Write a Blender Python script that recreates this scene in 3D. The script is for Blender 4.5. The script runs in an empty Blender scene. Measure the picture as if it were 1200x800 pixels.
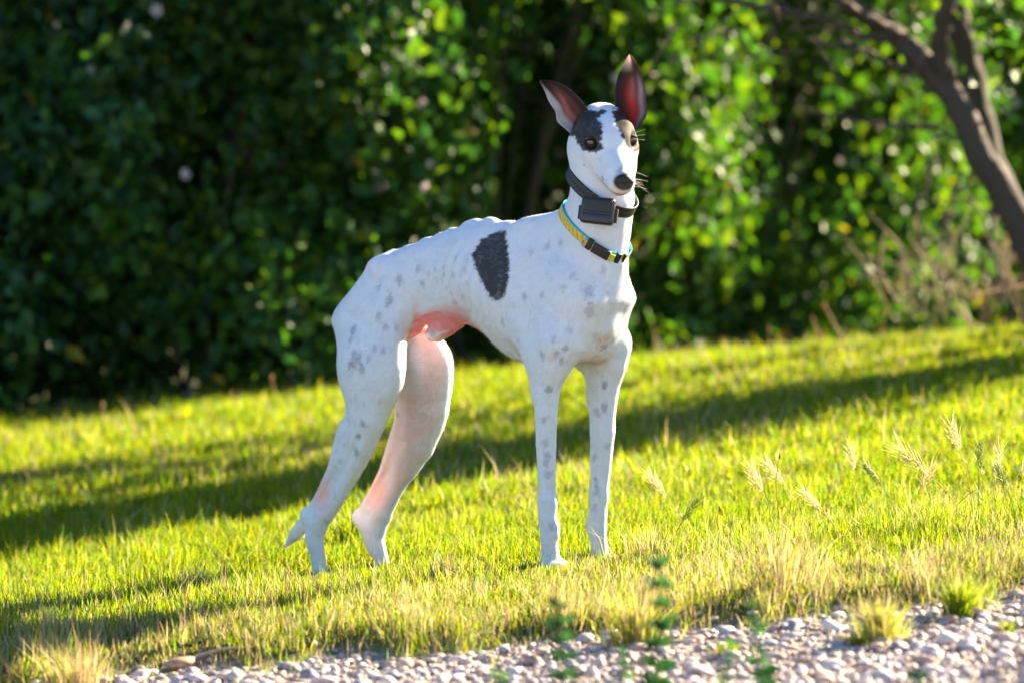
import bpy, bmesh, math, random
import numpy as np
from mathutils import Vector, Matrix

R = math.radians
rng = np.random.default_rng(7)
random.seed(7)
SC = bpy.context.scene
COL = SC.collection

# ---------------------------------------------------------------- camera
CAM_Z, CAM_Y, PITCH, FPX = 0.95, -8.5, R(3.57), 5100.0
cam_d = bpy.data.cameras.new('camera')
cam = bpy.data.objects.new('camera', cam_d)
COL.objects.link(cam)
cam.location = (0, CAM_Y, CAM_Z)
cam.rotation_euler = (R(90) - PITCH, 0, 0)
cam_d.sensor_width = 36
cam_d.lens = 36 * FPX / 1200
cam_d.clip_start = 0.05
cam_d.clip_end = 500
cam_d.dof.use_dof = True
cam_d.dof.focus_distance = 8.38
cam_d.dof.aperture_fstop = 3.4
cam_d.dof.aperture_blades = 0
SC.camera = cam

# ---------------------------------------------------------------- light
SUN_AZ, SUN_EL = R(38), R(26)      # azimuth measured from +X towards +Y (behind the dog, to the right)
w = bpy.data.worlds.new('World'); SC.world = w; w.use_nodes = True
nt = w.node_tree
bg = nt.nodes['Background']
sky = nt.nodes.new('ShaderNodeTexSky')
sky.sky_type = 'NISHITA'
sky.sun_disc = False
sky.sun_elevation = SUN_EL
sky.sun_rotation = R(90) - SUN_AZ
nt.links.new(sky.outputs[0], bg.inputs[0])
sky.dust_density = 0.3; sky.ozone_density = 4.0
bg.inputs[1].default_value = 0.05
sd = bpy.data.lights.new('sun', 'SUN')
sd.energy = 5.0
sd.angle = R(0.53)
sd.color = (1.0, 0.84, 0.58)
sun = bpy.data.objects.new('sun', sd); COL.objects.link(sun)
SUN_DIR = Vector((math.cos(SUN_EL) * math.cos(SUN_AZ), math.cos(SUN_EL) * math.sin(SUN_AZ), math.sin(SUN_EL)))
sun.rotation_euler = SUN_DIR.to_track_quat('Z', 'Y').to_euler()
sun.location = SUN_DIR * 30
vs = SC.view_settings
vs.view_transform = 'Standard'; vs.look = 'None'; vs.gamma = 1.0
vs.exposure = 2.6
SC.cycles.max_bounces = 8
SC.cycles.transparent_max_bounces = 8
SC.cycles.sample_clamp_indirect = 6

# ---------------------------------------------------------------- helpers
_F = np.array([0, math.cos(PITCH), -math.sin(PITCH)])
_U = np.array([0, math.sin(PITCH), math.cos(PITCH)])
_C = np.array([0, CAM_Y, CAM_Z])

def ray(px, py):
    return _F + np.array([1.0, 0, 0]) * (px - 600) / FPX + _U * (400 - py) / FPX

def at_depth(px, py, y):
    """world point seen at photograph pixel (px, py) that stands at depth y"""
    d = ray(px, py)
    return _C + d * (y - CAM_Y) / d[1]

def project(p):
    q = p - _C
    f = q @ _F
    return 600 + q[..., 0] / f * FPX, 400 - (q @ _U) / f * FPX

def _noise_tab(n=64, seed=3):
    r = np.random.default_rng(seed)
    return r.random((n, n, n)).astype(np.float32)
_NT = _noise_tab()

def vnoise(p, scale):
    """smooth value noise in 0..1 at points p (n,3)"""
    q = np.asarray(p, float) * scale + 100.0
    i = np.floor(q).astype(int); f = q - i
    f = f * f * (3 - 2 * f)
    out = 0
    for dx in (0, 1):
        for dy in (0, 1):
            for dz in (0, 1):
                wgt = (f[:, 0] if dx else 1 - f[:, 0]) * (f[:, 1] if dy else 1 - f[:, 1]) * (f[:, 2] if dz else 1 - f[:, 2])
                out = out + wgt * _NT[(i[:, 0] + dx) % 64, (i[:, 1] + dy) % 64, (i[:, 2] + dz) % 64]
    return out

def fbm(p, scale, octv=3):
    s = 0; a = 0.5; t = 0
    for k in range(octv):
        s = s + a * vnoise(p, scale * 2 ** k); t += a; a *= 0.5
    return s / t

def smooth01(x, a, b):
    t = np.clip((x - a) / (b - a), 0, 1)
    return t * t * (3 - 2 * t)

def tag(o, label=None, cat=None, group=None, kind=None):
    if label: o['label'] = label
    if cat: o['category'] = cat
    if group: o['group'] = group
    if kind: o['kind'] = kind
    return o

def thing(name, label, cat, loc=(0, 0, 0), rotz=0, group=None):
    o = bpy.data.objects.new(name, None); COL.objects.link(o)
    o.empty_display_size = 0.1
    o.location = loc; o.rotation_euler = (0, 0, rotz)
    return tag(o, label, cat, group)

def mesh_obj(name, verts, faces, mat=None, parent=None, cols=None, smooth=True, flat_faces=None):
    """faces: (n,3) or (n,4) int array or list"""
    me = bpy.data.meshes.new(name)
    verts = np.asarray(verts, np.float32)
    if isinstance(faces, np.ndarray):
        n, k = faces.shape
        me.vertices.add(len(verts)); me.vertices.foreach_set('co', verts.ravel())
        me.loops.add(n * k); me.loops.foreach_set('vertex_index', faces.astype(np.int32).ravel())
        me.polygons.add(n)
        me.polygons.foreach_set('loop_start', np.arange(0, n * k, k, dtype=np.int32))
        me.update(calc_edges=True)
    else:
        me.from_pydata([tuple(map(float, v)) for v in verts], [], [tuple(map(int, f)) for f in faces])
        me.update()
    me.polygons.foreach_set('use_smooth', np.full(len(me.polygons), bool(smooth)))
    if cols is not None:
        c = np.ones((len(verts), 4), np.float32); cols = np.asarray(cols, np.float32)
        c[:, :cols.shape[1]] = cols
        a = me.color_attributes.new('Col', 'FLOAT_COLOR', 'POINT')
        a.data.foreach_set('color', c.ravel())
    me.validate()
    o = bpy.data.objects.new(name, me); COL.objects.link(o)
    if mat: me.materials.append(mat)
    if parent is not None: o.parent = parent
    return o

class MB:
    """collects triangles/quads with a colour per vertex"""
    def __init__(s): s.v = []; s.f = []; s.c = []; s.n = 0
    def add(s, v, f, c=(1, 1, 1)):
        v = np.asarray(v, float)
        s.v.append(v); s.f += [tuple(i + s.n for i in q) for q in f]
        c = np.asarray(c, float)
        if c.ndim == 1: c = np.tile(c, (len(v), 1))
        s.c.append(c); s.n += len(v)
    def tube(s, pts, rad, n=8, c=(1, 1, 1), cap=True, flat=1.0):
        pts = np.asarray(pts, float); m = len(pts)
        rad = np.broadcast_to(np.asarray(rad, float), (m,))
        T = np.gradient(pts, axis=0); T /= np.linalg.norm(T, axis=1)[:, None] + 1e-9
        ref = np.array([0, 0, 1.0]) if abs(T[0][2]) < 0.9 else np.array([0, 1.0, 0])
        V = []
        a = np.linspace(0, 2 * math.pi, n, endpoint=False)
        for i in range(m):
            x = np.cross(ref, T[i]); x /= np.linalg.norm(x) + 1e-9
            y = np.cross(T[i], x); ref = y if m > 2 and abs(np.dot(y, T[min(i + 1, m - 1)])) < 0.95 else ref
            V.append(pts[i] + rad[i] * (np.cos(a)[:, None] * x + flat * np.sin(a)[:, None] * y))
        V = np.concatenate(V)
        F = []
        for i in range(m - 1):
            for j in range(n):
                k = (j + 1) % n
                F.append((i * n + j, i * n + k, (i + 1) * n + k, (i + 1) * n + j))
        if cap:
            F.append(tuple(range(n))[::-1]); F.append(tuple((m - 1) * n + j for j in range(n)))
        s.add(V, F, c)
    def ellipsoid(s, ctr, rad, M=None, n=10, m=6, c=(1, 1, 1), wob=0.0, seed=0):
        V = [(0, 0, 1.0)]
        for i in range(1, m):
            t = math.pi * i / m
            for j in range(n):
                p = 2 * math.pi * (j + 0.5 * (i % 2)) / n
                V.append((math.sin(t) * math.cos(p), math.sin(t) * math.sin(p), math.cos(t)))
        V.append((0, 0, -1.0)); V = np.array(V)
        if wob:
            V = V * (1 + wob * (vnoise(V + seed * 7.3, 1.3)[:, None] - 0.5) * 2)
        V = V * np.asarray(rad)
        if M is not None: V = V @ np.asarray(M).T
        F = [(0, 1 + j, 1 + (j + 1) % n) for j in range(n)]
        for i in range(m - 2):
            a = 1 + i * n; b = a + n
            for j in range(n):
                k = (j + 1) % n
                F.append((a + j, b + j, b + k, a + k))
        e = len(V) - 1; a = 1 + (m - 2) * n
        F += [(a + j, e, a + (j + 1) % n) for j in range(n)]
        s.add(V + np.asarray(ctr), F, c)
    def box(s, ctr, half, M=None, c=(1, 1, 1)):
        V = np.array([(x, y, z) for x in (-1, 1) for y in (-1, 1) for z in (-1, 1)], float) * np.asarray(half)
        if M is not None: V = V @ np.asarray(M).T
        s.add(V + np.asarray(ctr), [(0, 1, 3, 2), (4, 6, 7, 5), (0, 4, 5, 1), (2, 3, 7, 6), (0, 2, 6, 4), (1, 5, 7, 3)], c)
    def build(s, name, mat=None, parent=None, smooth=True):
        return mesh_obj(name, np.concatenate(s.v), s.f, mat, parent, np.concatenate(s.c), smooth)

def new_mat(name):
    m = bpy.data.materials.new(name); m.use_nodes = True
    n = m.node_tree.nodes; l = m.node_tree.links
    return m, n, l, n['Principled BSDF']

def plain(name, col, rough=0.5, spec=0.5, bump=0.0, bscale=200, var=0.0):
    m, n, l, p = new_mat(name)
    p.inputs['Base Color'].default_value = (*col, 1)
    p.inputs['Roughness'].default_value = rough
    p.inputs['Specular IOR Level'].default_value = spec
    if bump or var:
        tc = n.new('ShaderNodeTexCoord'); t = n.new('ShaderNodeTexNoise'); t.inputs['Scale'].default_value = bscale
        t.inputs['Detail'].default_value = 4
        l.new(tc.outputs['Object'], t.inputs['Vector'])
        if bump:
            b = n.new('ShaderNodeBump'); b.inputs['Strength'].default_value = bump; b.inputs['Distance'].default_value = 0.002
            l.new(t.outputs['Fac'], b.inputs['Height']); l.new(b.outputs[0], p.inputs['Normal'])
        if var:
            mx = n.new('ShaderNodeMix'); mx.data_type = 'RGBA'
            mx.inputs[6].default_value = (*[c * (1 - var) for c in col], 1)
            mx.inputs[7].default_value = (*[min(1, c * (1 + var)) for c in col], 1)
            l.new(t.outputs['Fac'], mx.inputs[0]); l.new(mx.outputs[2], p.inputs['Base Color'])
    return m

def leafy(name, trans=0.5, rough=0.5, spec=0.3, tcol=(1.15, 1.1, 0.5), gain=1.0):
    """thin foliage: reflects its own colour and lets a yellower part of it through"""
    m, n, l, p = new_mat(name)
    at = n.new('ShaderNodeAttribute'); at.attribute_name = 'Col'
    l.new(at.outputs['Color'], p.inputs['Base Color'])
    p.inputs['Roughness'].default_value = rough
    p.inputs['Specular IOR Level'].default_value = spec
    tr = n.new('ShaderNodeBsdfTranslucent')
    mu = n.new('ShaderNodeMix'); mu.data_type = 'RGBA'; mu.blend_type = 'MULTIPLY'; mu.inputs[0].default_value = 1
    mu.inputs[7].default_value = (*[c * gain for c in tcol], 1)
    l.new(at.outputs['Color'], mu.inputs[6]); l.new(mu.outputs[2], tr.inputs['Color'])
    mx = n.new('ShaderNodeMixShader'); mx.inputs[0].default_value = trans
    l.new(p.outputs[0], mx.inputs[1]); l.new(tr.outputs[0], mx.inputs[2])
    l.new(mx.outputs[0], n['Material Output'].inputs['Surface'])
    return m

# ---------------------------------------------------------------- ground
_gy = np.array([-60, -8, -2.5, -1.4, -0.3, 0.3, 1.0, 2.2, 3.4, 4.3, 5.2, 7, 10, 80.])
_gz = np.array([-.02, -.02, -.02, -.01, 0.0, -.03, -.035, -.02, .0, .015, -.02, -.16, -.3, -.3])
_fy = np.linspace(-60, 80, 7001); _fz = np.interp(_fy, _gy, _gz)
_k = np.exp(-np.linspace(-2.5, 2.5, 31) ** 2); _k /= _k.sum()
_fz = np.convolve(np.pad(_fz, 15, mode='edge'), _k, 'valid')

def base_z(x, y):
    x = np.asarray(x, float); y = np.asarray(y, float)
    xx = 6.0 * np.tanh(x / 6.0)
    return 0.09 * xx + np.interp(y, _fy, _fz)

def on_ground(px, py, zoff=0.0):
    """ground point seen at a pixel of the photograph"""
    d = ray(px, py); t = 6.0
    for _ in range(60):
        p = _C + d * t
        t += (p[2] - base_z(p[0], p[1]) - zoff) / 0.13
    return _C + d * t

# where the turf ends and the gravel begins (traced across the frame, then wobbled)
_edge_px = [(-500, 820), (-150, 800), (40, 788), (130, 768), (250, 762), (400, 748), (520, 742), (620, 728), (720, 727), (800, 716), (900, 708),
            (1000, 698), (1100, 684), (1200, 668), (1350, 650), (1700, 610)]
_ep = np.array([on_ground(*q) for q in _edge_px])
def edge_y(x):
    x = np.asarray(x, float)
    e = np.interp(x, _ep[:, 0], _ep[:, 1], left=-1.0, right=-0.6)
    pp = np.stack([x, 0 * x, 0 * x], -1).reshape(-1, 3)
    return e + ((vnoise(pp, 7.0) - .5) * .13 + (vnoise(pp + 9, 23.0) - .5) * .07).reshape(x.shape)

def ground_z(x, y):
    x = np.asarray(x, float); y = np.asarray(y, float)
    pp = np.stack([x, y, 0 * x], -1).reshape(-1, 3)
    bump = ((fbm(pp, 1.6) - .5) * .035 + (vnoise(pp + 5, 9.0) - .5) * .012).reshape(x.shape)
    turf = smooth01(y - edge_y(x), -0.02, 0.09)
    near = np.exp(-((x + .1) ** 2 + y ** 2) / .35)
    return base_z(x, y) + bump * (1 - .8 * near) * turf + 0.022 * turf - 0.022 - .012 * (1 - turf)
# ================================================================ the dog
TH = R(42)
CT, ST = math.cos(TH), math.sin(TH)
def to_local(p):
    p = np.asarray(p, float)
    return np.stack([p[..., 0] * CT - p[..., 1] * ST, p[..., 0] * ST + p[..., 1] * CT, p[..., 2]], -1)
def to_world(q):
    q = np.asarray(q, float)
    return np.stack([q[..., 0] * CT + q[..., 1] * ST, -q[..., 0] * ST + q[..., 1] * CT, q[..., 2]], -1)
def P(px, py, lat=0.0):
    """dog-frame point (forward, left, up) seen at a pixel, at side offset lat from the dog's mid plane"""
    d = to_local(ray(px, py)); c = to_local(_C)
    t = (lat - c[1]) / d[1]
    return c + d * t

def set_grid(lo, hi, vox):
    """sculpting grid in the dog's frame"""
    global VOX, LO, HI, NX, GX, GY, GZ, DF
    VOX = vox; LO = np.array(lo, float); HI = np.array(hi, float)
    NX = np.ceil((HI - LO) / VOX).astype(int) + 1
    GX, GY, GZ = [(LO[i] + VOX * np.arange(NX[i])).astype(np.float32) for i in range(3)]
    DF = np.full(tuple(NX), 0.5, np.float32)
set_grid((-0.68, -0.19, -0.14), (0.46, 0.19, 0.90), 0.0026)

def _region(lo, hi):
    a = np.clip(np.floor((np.asarray(lo) - LO) / VOX).astype(int), 0, NX)
    b = np.clip(np.ceil((np.asarray(hi) - LO) / VOX).astype(int) + 1, 0, NX)
    return tuple(slice(a[i], b[i]) for i in range(3))
def _grid(sl):
    return GX[sl[0]][:, None, None], GY[sl[1]][None, :, None], GZ[sl[2]][None, None, :]
def _smin(a, b, k):
    h = np.maximum(k - np.abs(a - b), 0) / k
    return np.minimum(a, b) - h * h * k * 0.25
def _apply(sl, d, k, sub=False):
    if sub:
        DF[sl] = -_smin(-DF[sl], d, k)
    else:
        DF[sl] = _smin(DF[sl], d, k)

def rc(a, b, ra, rb, k=0.02, ax=None, q=1.0, sub=False, reach=0.0):
    """rounded cone a-b; q scales its thickness along axis ax"""
    a = np.asarray(a, float); b = np.asarray(b, float)
    pad = max(ra, rb) * max(1, q) + 1.8 * k + 0.006 + reach
    sl = _region(np.minimum(a, b) - pad, np.maximum(a, b) + pad)
    X, Y, Z = _grid(sl)
    p = [X - a[0], Y - a[1], Z - a[2]]; ba = b - a
    if ax is not None:
        ax = np.asarray(ax, float); ax = ax / np.linalg.norm(ax)
        t = (p[0] * ax[0] + p[1] * ax[1] + p[2] * ax[2]) * (1 / q - 1)
        p = [p[i] + ax[i] * t for i in range(3)]
        ba = ba + ax * (ba @ ax) * (1 / q - 1)
    l2 = ba @ ba; l = math.sqrt(l2) + 1e-9
    t = np.clip((p[0] * ba[0] + p[1] * ba[1] + p[2] * ba[2]) / (l2 + 1e-12), 0, 1)
    dx, dy, dz = p[0] - ba[0] * t, p[1] - ba[1] * t, p[2] - ba[2] * t
    d = np.sqrt(dx * dx + dy * dy + dz * dz) - (ra + (rb - ra) * t)
    if q < 1: d = d * (0.5 + 0.5 * q)
    _apply(sl, d.astype(np.float32), k, sub)

def chain(pts, rad, k=0.02, ax=None, q=1.0, kin=0.002):
    """a limb: rounded cones joined without swelling at the joints, then merged into the body"""
    pts = np.asarray(pts, float); pad = max(rad) * max(1, q) + 2 * k + .02
    sl = _region(pts.min(0) - pad, pts.max(0) + pad)
    body = DF[sl].copy()
    DF[sl] = 0.5
    for i in range(len(pts) - 1):
        rc(pts[i], pts[i + 1], rad[i], rad[i + 1], kin, ax, q, reach=2 * k)
    limb = DF[sl].copy()
    DF[sl] = _smin(body, limb, k)

def ell(c, rad, M=np.eye(3), k=0.02, sub=False):
    """ellipsoid with axes = columns of M"""
    c = np.asarray(c, float); rad = np.asarray(rad, float); M = np.asarray(M, float)
    ext = np.sqrt(((M * rad) ** 2).sum(1)) + 2.2 * k + 0.006
    sl = _region(c - ext, c + ext)
    X, Y, Z = _grid(sl)
    p = [X - c[0], Y - c[1], Z - c[2]]
    k0 = 0; k1 = 0
    for i in range(3):
        u = p[0] * M[0, i] + p[1] * M[1, i] + p[2] * M[2, i]
        k0 = k0 + (u / rad[i]) ** 2; k1 = k1 + (u / rad[i] ** 2) ** 2
    k0 = np.sqrt(k0); d = k0 * (k0 - 1) / (np.sqrt(k1) + 1e-9)
    d = np.where(k0 < 0.05, -rad.min(), d)
    _apply(sl, d.astype(np.float32), k, sub)

# ---- trunk: a loft along the dog's length
def knots(lst):
    q = np.array([P(*t) for t in lst]); o = np.argsort(q[:, 0]); return q[o, 0], q[o, 2]
tx, tz = knots([(404, 366), (408, 356), (415, 345), (426, 332), (440, 311), (459, 294.5), (480, 288), (500, 280.5), (530, 269.5), (555, 260.5), (575, 257),
                (600, 261), (620, 259), (640, 258), (660, 263), (680, 280), (700, 308), (715, 336), (722, 350)])
bx, bz = knots([(404, 382), (414, 402), (430, 405), (450, 398), (470, 390), (490, 381), (510, 379), (530, 379), (546, 379), (561, 383), (576, 393),
                (592, 413), (608, 423), (628, 429), (650, 427), (672, 419), (690, 405), (704, 386), (714, 368), (722, 354)])
wx = np.array([-.47, -.44, -.38, -.30, -.22, -.15, -.08, 0.0, .08, .15, .21, .26, .29])
ww = np.array([.035, .055, .070, .062, .055, .062, .078, .086, .084, .078, .066, .046, .022])
fs = np.linspace(tx[0], tx[-1], len(GX))
def _sm(x, y, xs, n=9):
    v = np.interp(xs, x, y); k = np.ones(n) / n
    return np.convolve(np.pad(v, n // 2, mode='edge'), k, 'valid')
sx = GX.astype(float)
inside = (sx >= tx[0]) & (sx <= tx[-1])
top = _sm(tx, tz, sx, 11); bot = _sm(bx, bz, sx, 15); hw = _sm(wx, ww, sx, 15)
zc = (top + bot) / 2; hh = np.maximum((top - bot) / 2, 0.004)
over = np.maximum(np.maximum(tx[0] - sx, sx - tx[-1]), 0)
i0 = np.where(over < 0.03)[0]
sl = (slice(i0[0], i0[-1] + 1), slice(0, NX[1]), slice(0, NX[2]))
X, Y, Z = _grid(sl)
c_ = zc[i0][:, None, None]; h_ = hh[i0][:, None, None]; w_ = hw[i0][:, None, None]
v = np.clip((Z - c_) / h_, -1.3, 1.3)
deep = smooth01(sx[i0], -.16, .02)[:, None, None]
wv = w_ * (1 - (.10 + .24 * deep) * np.clip(-v, 0, 1) ** 1.5 - (.10 + .16 * deep) * np.clip(v, 0, 1) ** 2)
# ribs: faint slanted ridges on the side of the chest
ribm = (smooth01(sx[i0], -.17, -.10) * (1 - smooth01(sx[i0], .02, .09)))[:, None, None] * np.exp(-((v - .0) / .55) ** 2)
wv = wv + .0016 * ribm * np.sin((X - .28 * Z) * 2 * math.pi / .031)
kk = np.sqrt((Y / wv) ** 2 + ((Z - c_) / h_) ** 2)
d = (kk - 1) * np.minimum(wv, h_) + over[i0][:, None, None]
_apply(sl, d.astype(np.float32), 0.02)

# spine: knobs of the loin
for px, py, r in [(461, 297.5, .012), (481, 291.5, .0082), (502, 282.5, .0095), (520, 276, .0092), (531, 271, .0092), (551, 262, .0098),
                  (559, 260.5, .0095), (575, 258.5, .0095), (598, 262, .007)]:
    ell(P(px, py + 3, 0), (.015, .012, r), k=.010)
for sg in (-1, 1):   # hip bones
    ell(P(456, 306, 0) + np.array([0, sg * .032, -.006]), (.024, .016, .012), k=.025)

def leg_r(c1, hw1): return hw1 / 600 / .88

# ---- hind legs
def hind(lat, pts, hock, sgn):
    ax = (0, 1, 0)
    T = [P(x, y, l) for x, y, hwp, l in pts]
    rr = [leg_r(0, hwp) for x, y, hwp, l in pts]
    chain(T, rr, .018, ax, .66)
    return T
# right (near) hind leg
NR = -1
rc(P(436, 386, -.048), P(435, 430, -.066), .052, .057, .04, (0, 1, 0), .62)
rc(P(419, 386, -.044), P(420, 440, -.064), .031, .030, .03, (0, 1, 0), .85)        # hamstring
rc(P(450, 378, -.050), P(449, 448, -.068), .038, .033, .05, (0, 1, 0), .75)     # front of thigh
chain([P(432, 428, -.068), P(431, 462, -.070), P(429, 490, -.070), P(420, 518, -.068), P(408, 541, -.066)], [.058, .046, .042, .036, .028], .05, (0, 1, 0), .72)
chain([P(437, 478, -.070), P(417, 540, -.066), P(401, 574, -.064), P(384, 601, -.063)], [.034, .0225, .0175, .0165], .016, (0, 1, 0), .85)   # shin
chain([P(408, 500, -.070), P(391, 548, -.066), P(374, 580, -.064), P(361, 604, -.063)], [.024, .013, .0085, .012], .014, (0, 1, 0), .8)        # tendon
rc(P(398, 560, -.066), P(377, 598, -.064), .010, .010, .014, (0, 1, 0), .6)
rc(P(360, 603, -.063), P(372, 612, -.062), .013, .017, .014)                                                                                # heel
chain([P(377, 604, -.062), P(370, 628, -.062), P(373, 656, -.061), P(376, 672, -.060)], [.0195, .0178, .0155, .0165], .014, (0, 1, 0), .85)
rc(P(362, 608, -.062), P(367, 640, -.061), .012, .011, .014)
for sg in (-1, 1):
    ell(P(417, 392, sg * .03), (.028, .028, .056), k=.04)
# left (far) hind leg
rc(P(474, 384, .042), P(496, 430, .058), .045, .056, .03, (0, 1, 0), .62)
chain([P(496, 428, .062), P(499, 460, .066), P(495, 492, .068), P(488, 518, .067), P(474, 543, .066)], [.056, .053, .049, .042, .031], .05, (0, 1, 0), .7)
chain([P(505, 480, .067), P(480, 541, .066), P(463, 574, .065), P(450, 601, .064)], [.035, .0225, .0165, .0165], .016, (0, 1, 0), .85)
chain([P(482, 468, .067), P(471, 505, .067), P(451, 550, .066), P(434, 580, .065), P(421, 605, .064)], [.034, .0235, .012, .0075, .011], .016, (0, 1, 0), .8)
rc(P(462, 556, .065), P(436, 598, .064), .0085, .0095, .012, (0, 1, 0), .5)
rc(P(452, 566, .065), P(432, 598, .064), .0075, .0085, .012, (0, 1, 0), .5)
rc(P(420, 606, .064), P(434, 616, .063), .012, .016, .014)
chain([P(446, 606, .063), P(440, 630, .062), P(446, 652, .060), P(450, 668, .059)], [.020, .0185, .0155, .0165], .014, (0, 1, 0), .85)
rc(P(426, 612, .063), P(437, 644, .061), .012, .010, .014)
def paw(c, fwd=1.0):
    # c: ground contact centre under the pastern; four toes and a pad
    ell(c + np.array([.012, 0, .017]), (.034, .022, .017), k=.014)
    for i, (dx, dy) in enumerate([(.036, -.015), (.045, -.0055), (.045, .0055), (.036, .015)]):
        rc(c + np.array([.014, dy * .8, .026]), c + np.array([dx * .72, dy * 1.05, .021]), .0095, .0098, .004)
        rc(c + np.array([dx * .72, dy * 1.05, .021]), c + np.array([dx * 1.12, dy * 1.15, .009]), .0098, .0085, .004)
paw(P(375, 690, -.060)); paw(P(450, 684, .059))

# ---- fore legs
# shoulder blades, upper arms
def M_dir(v, up=(0, 1, 0)):
    v = np.asarray(v, float); v = v / np.linalg.norm(v)
    u = np.asarray(up, float); u = u - v * (u @ v); u /= np.linalg.norm(u)
    return np.stack([v, u, np.cross(v, u)], 1)
for sg in (-1, 1):
    L = sg
    wth = P(626, 274, 0) + np.array([0, L * .030, -.012])
    pos = np.array([.192, L * .047, P(660, 350, -.07)[2]])
    elb = np.array([.150, L * .072, P(640, 418, -.07)[2]])
    rc(wth, pos, .024, .036, .04, (0, 1, 0), .55)                  # shoulder blade
    rc(pos, elb, .042, .036, .06, (0, 1, 0), .6)                 # upper arm
    rc(wth + np.array([-.03, L * .018, -.09]), elb + np.array([-.005, 0, .015]), .036, .026, .05, (0, 1, 0), .5)  # triceps
    ell(pos + np.array([.006, 0, -.004]), (.028, .022, .046), k=.05)
# breast: two flat muscles, a keel between them and a shallow hollow each side
for sg in (-1, 1):
    ell(np.array([.206, sg * .030, P(700, 362)[2]]), (.030, .024, .092), k=.05)
rc(P(712, 310, 0), P(707, 380, 0), .022, .018, .03)
ell(P(685, 344, -.030), (.026, .014, .040), k=.03, sub=True)
# right foreleg
chain([P(651, 404, -.074), P(647, 428, -.073), P(642, 455, -.071), P(640, 480, -.070), P(640, 520, -.068), P(640.5, 555, -.067), P(641.5, 588, -.066)],
      [.050, .035, .0265, .0245, .0215, .0190, .0178], .02, (0, 1, 0), .78)
rc(P(630, 430, -.072), P(632, 462, -.070), .016, .014, .02)            # point of the elbow
chain([P(641.5, 588, -.066), P(642, 606, -.066), P(643.5, 632, -.066), P(646, 662, -.065)], [.0185, .0190, .0172, .0185], .012, (0, 1, 0), .9)
rc(P(649, 616, -.066), P(650, 626, -.066), .0095, .008, .012)
# left foreleg
chain([P(716, 404, .074), P(713, 424, .073), P(708, 449, .071), P(706, 478, .070), P(706, 505, .068), P(704, 545, .067), P(702, 580, .066)],
      [.045, .041, .0335, .0290, .0268, .0222, .0180], .02, (0, 1, 0), .78)
rc(P(699, 437, .072), P(697, 470, .070), .014, .012, .02)
chain([P(702, 580, .066), P(700.5, 604, .066), P(701, 630, .066), P(704, 656, .065)], [.0180, .0185, .0168, .0180], .012, (0, 1, 0), .9)
rc(P(692, 612, .066), P(693, 622, .066), .0095, .008, .012)
paw(P(643, 675, -.065)); paw(P(701, 671, .065))

# ---- tail, tucked between the hind legs
chain([P(409, 366, 0), P(412, 400, 0), P(414, 455, 0), P(408, 515, 0), P(388, 570, -.01), P(362, 606, -.02), P(347, 625, -.022), P(334, 640, -.024)],
      [.0145, .0125, .012, .0115, .0115, .0145, .0135, .0030], .012)
# ---- sheath
rc(P(494, 380, -.045), P(532, 380, -.045), .008, .008, .014, sub=True)
chain([P(534, 379, 0), P(524, 384, 0), P(513, 391, 0), P(506, 393, 0)], [.012, .0165, .0165, .013], .018)
rc(P(488, 384, 0), P(480, 390, .0), .013, .010, .016)

# ---- neck
chain([P(668, 335, 0), P(684, 300, 0), P(697, 262, 0), P(703, 230, 0), P(707, 197, 0), P(704, 176, 0)], [.060, .062, .0625, .0610, .0585, .048], .03, (0, 1, 0), .84)
rc(P(710, 240, 0), P(712, 330, 0), .044, .030, .04)
rc(P(640, 280, 0), P(676, 272, 0), .030, .045, .04, (0, 1, 0), .8)               # crest of the neck into the withers                       # throat

# ---- head
yaw, pit, rol = R(14), R(25), R(4)
Fh = np.array([math.sin(yaw) * math.cos(pit), -math.cos(yaw) * math.cos(pit), -math.sin(pit)])
Uh = np.array([math.sin(yaw) * math.sin(pit), -math.cos(yaw) * math.sin(pit), math.cos(pit)])
Lh = np.array([math.cos(yaw), math.sin(yaw), 0.0])
Lh, Uh = Lh * math.cos(rol) + Uh * math.sin(rol), Uh * math.cos(rol) - Lh * math.sin(rol)
E_W = at_depth(716, 166, -.215)
HB = to_local(np.stack([Fh, Lh, Uh])).T                                    # head axes as columns, dog frame
E_L = to_local(E_W)
def H(f, l, u): return E_L + HB @ np.array([f, l, u])
def HW(f, l, u): return E_W + np.stack([Fh, Lh, Uh]).T @ np.array([f, l, u])
ell(H(-.055, 0, -.008), (.068, .051, .050), HB, .03)                       # cranium
ell(H(-.020, 0, -.012), (.052, .046, .040), HB, .03)
rc(H(-.080, 0, -.02), P(706, 196, 0), .046, .054, .03)
for sg in (-1, 1):
    rc(H(-.060, sg * .039, -.022), H(-.006, sg * .0395, -.020), .018, .013, .022)       # cheek bone
    rc(H(-.070, sg * .034, -.050), H(-.020, sg * .026, -.056), .026, .018, .03)        # jaw muscle
    rc(H(-.014, sg * .030, .016), H(.004, sg * .022, .010), .014, .011, .018)          # brow
rc(H(.0, 0, -.022), H(.060, 0, -.032), .034, .0265, .03, HB[:, 1], .94)
rc(H(.055, 0, -.032), H(.098, 0, -.037), .0265, .0225, .02, HB[:, 1], .90)
for sg in (-1, 1):                                                        # upper lips
    rc(H(.020, sg * .015, -.045), H(.090, sg * .010, -.046), .017, .0145, .014)
rc(H(-.02, 0, -.058), H(.078, 0, -.062), .022, .0125, .016)               # lower jaw
for sg in (-1, 1):                                                        # mouth slit
    rc(H(.028, sg * .034, -.060), H(.098, sg * .016, -.0585), .0022, .0022, .004, sub=True)
for sg in (-1, 1):                                                        # eye sockets
    ell(H(.006, sg * .041, .0015), (.013, .0145, .0098), HB, .010, sub=True)
ell(H(.104, 0, -.031), (.015, .0195, .0155), HB, .008)                     # bed of the nose

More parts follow.
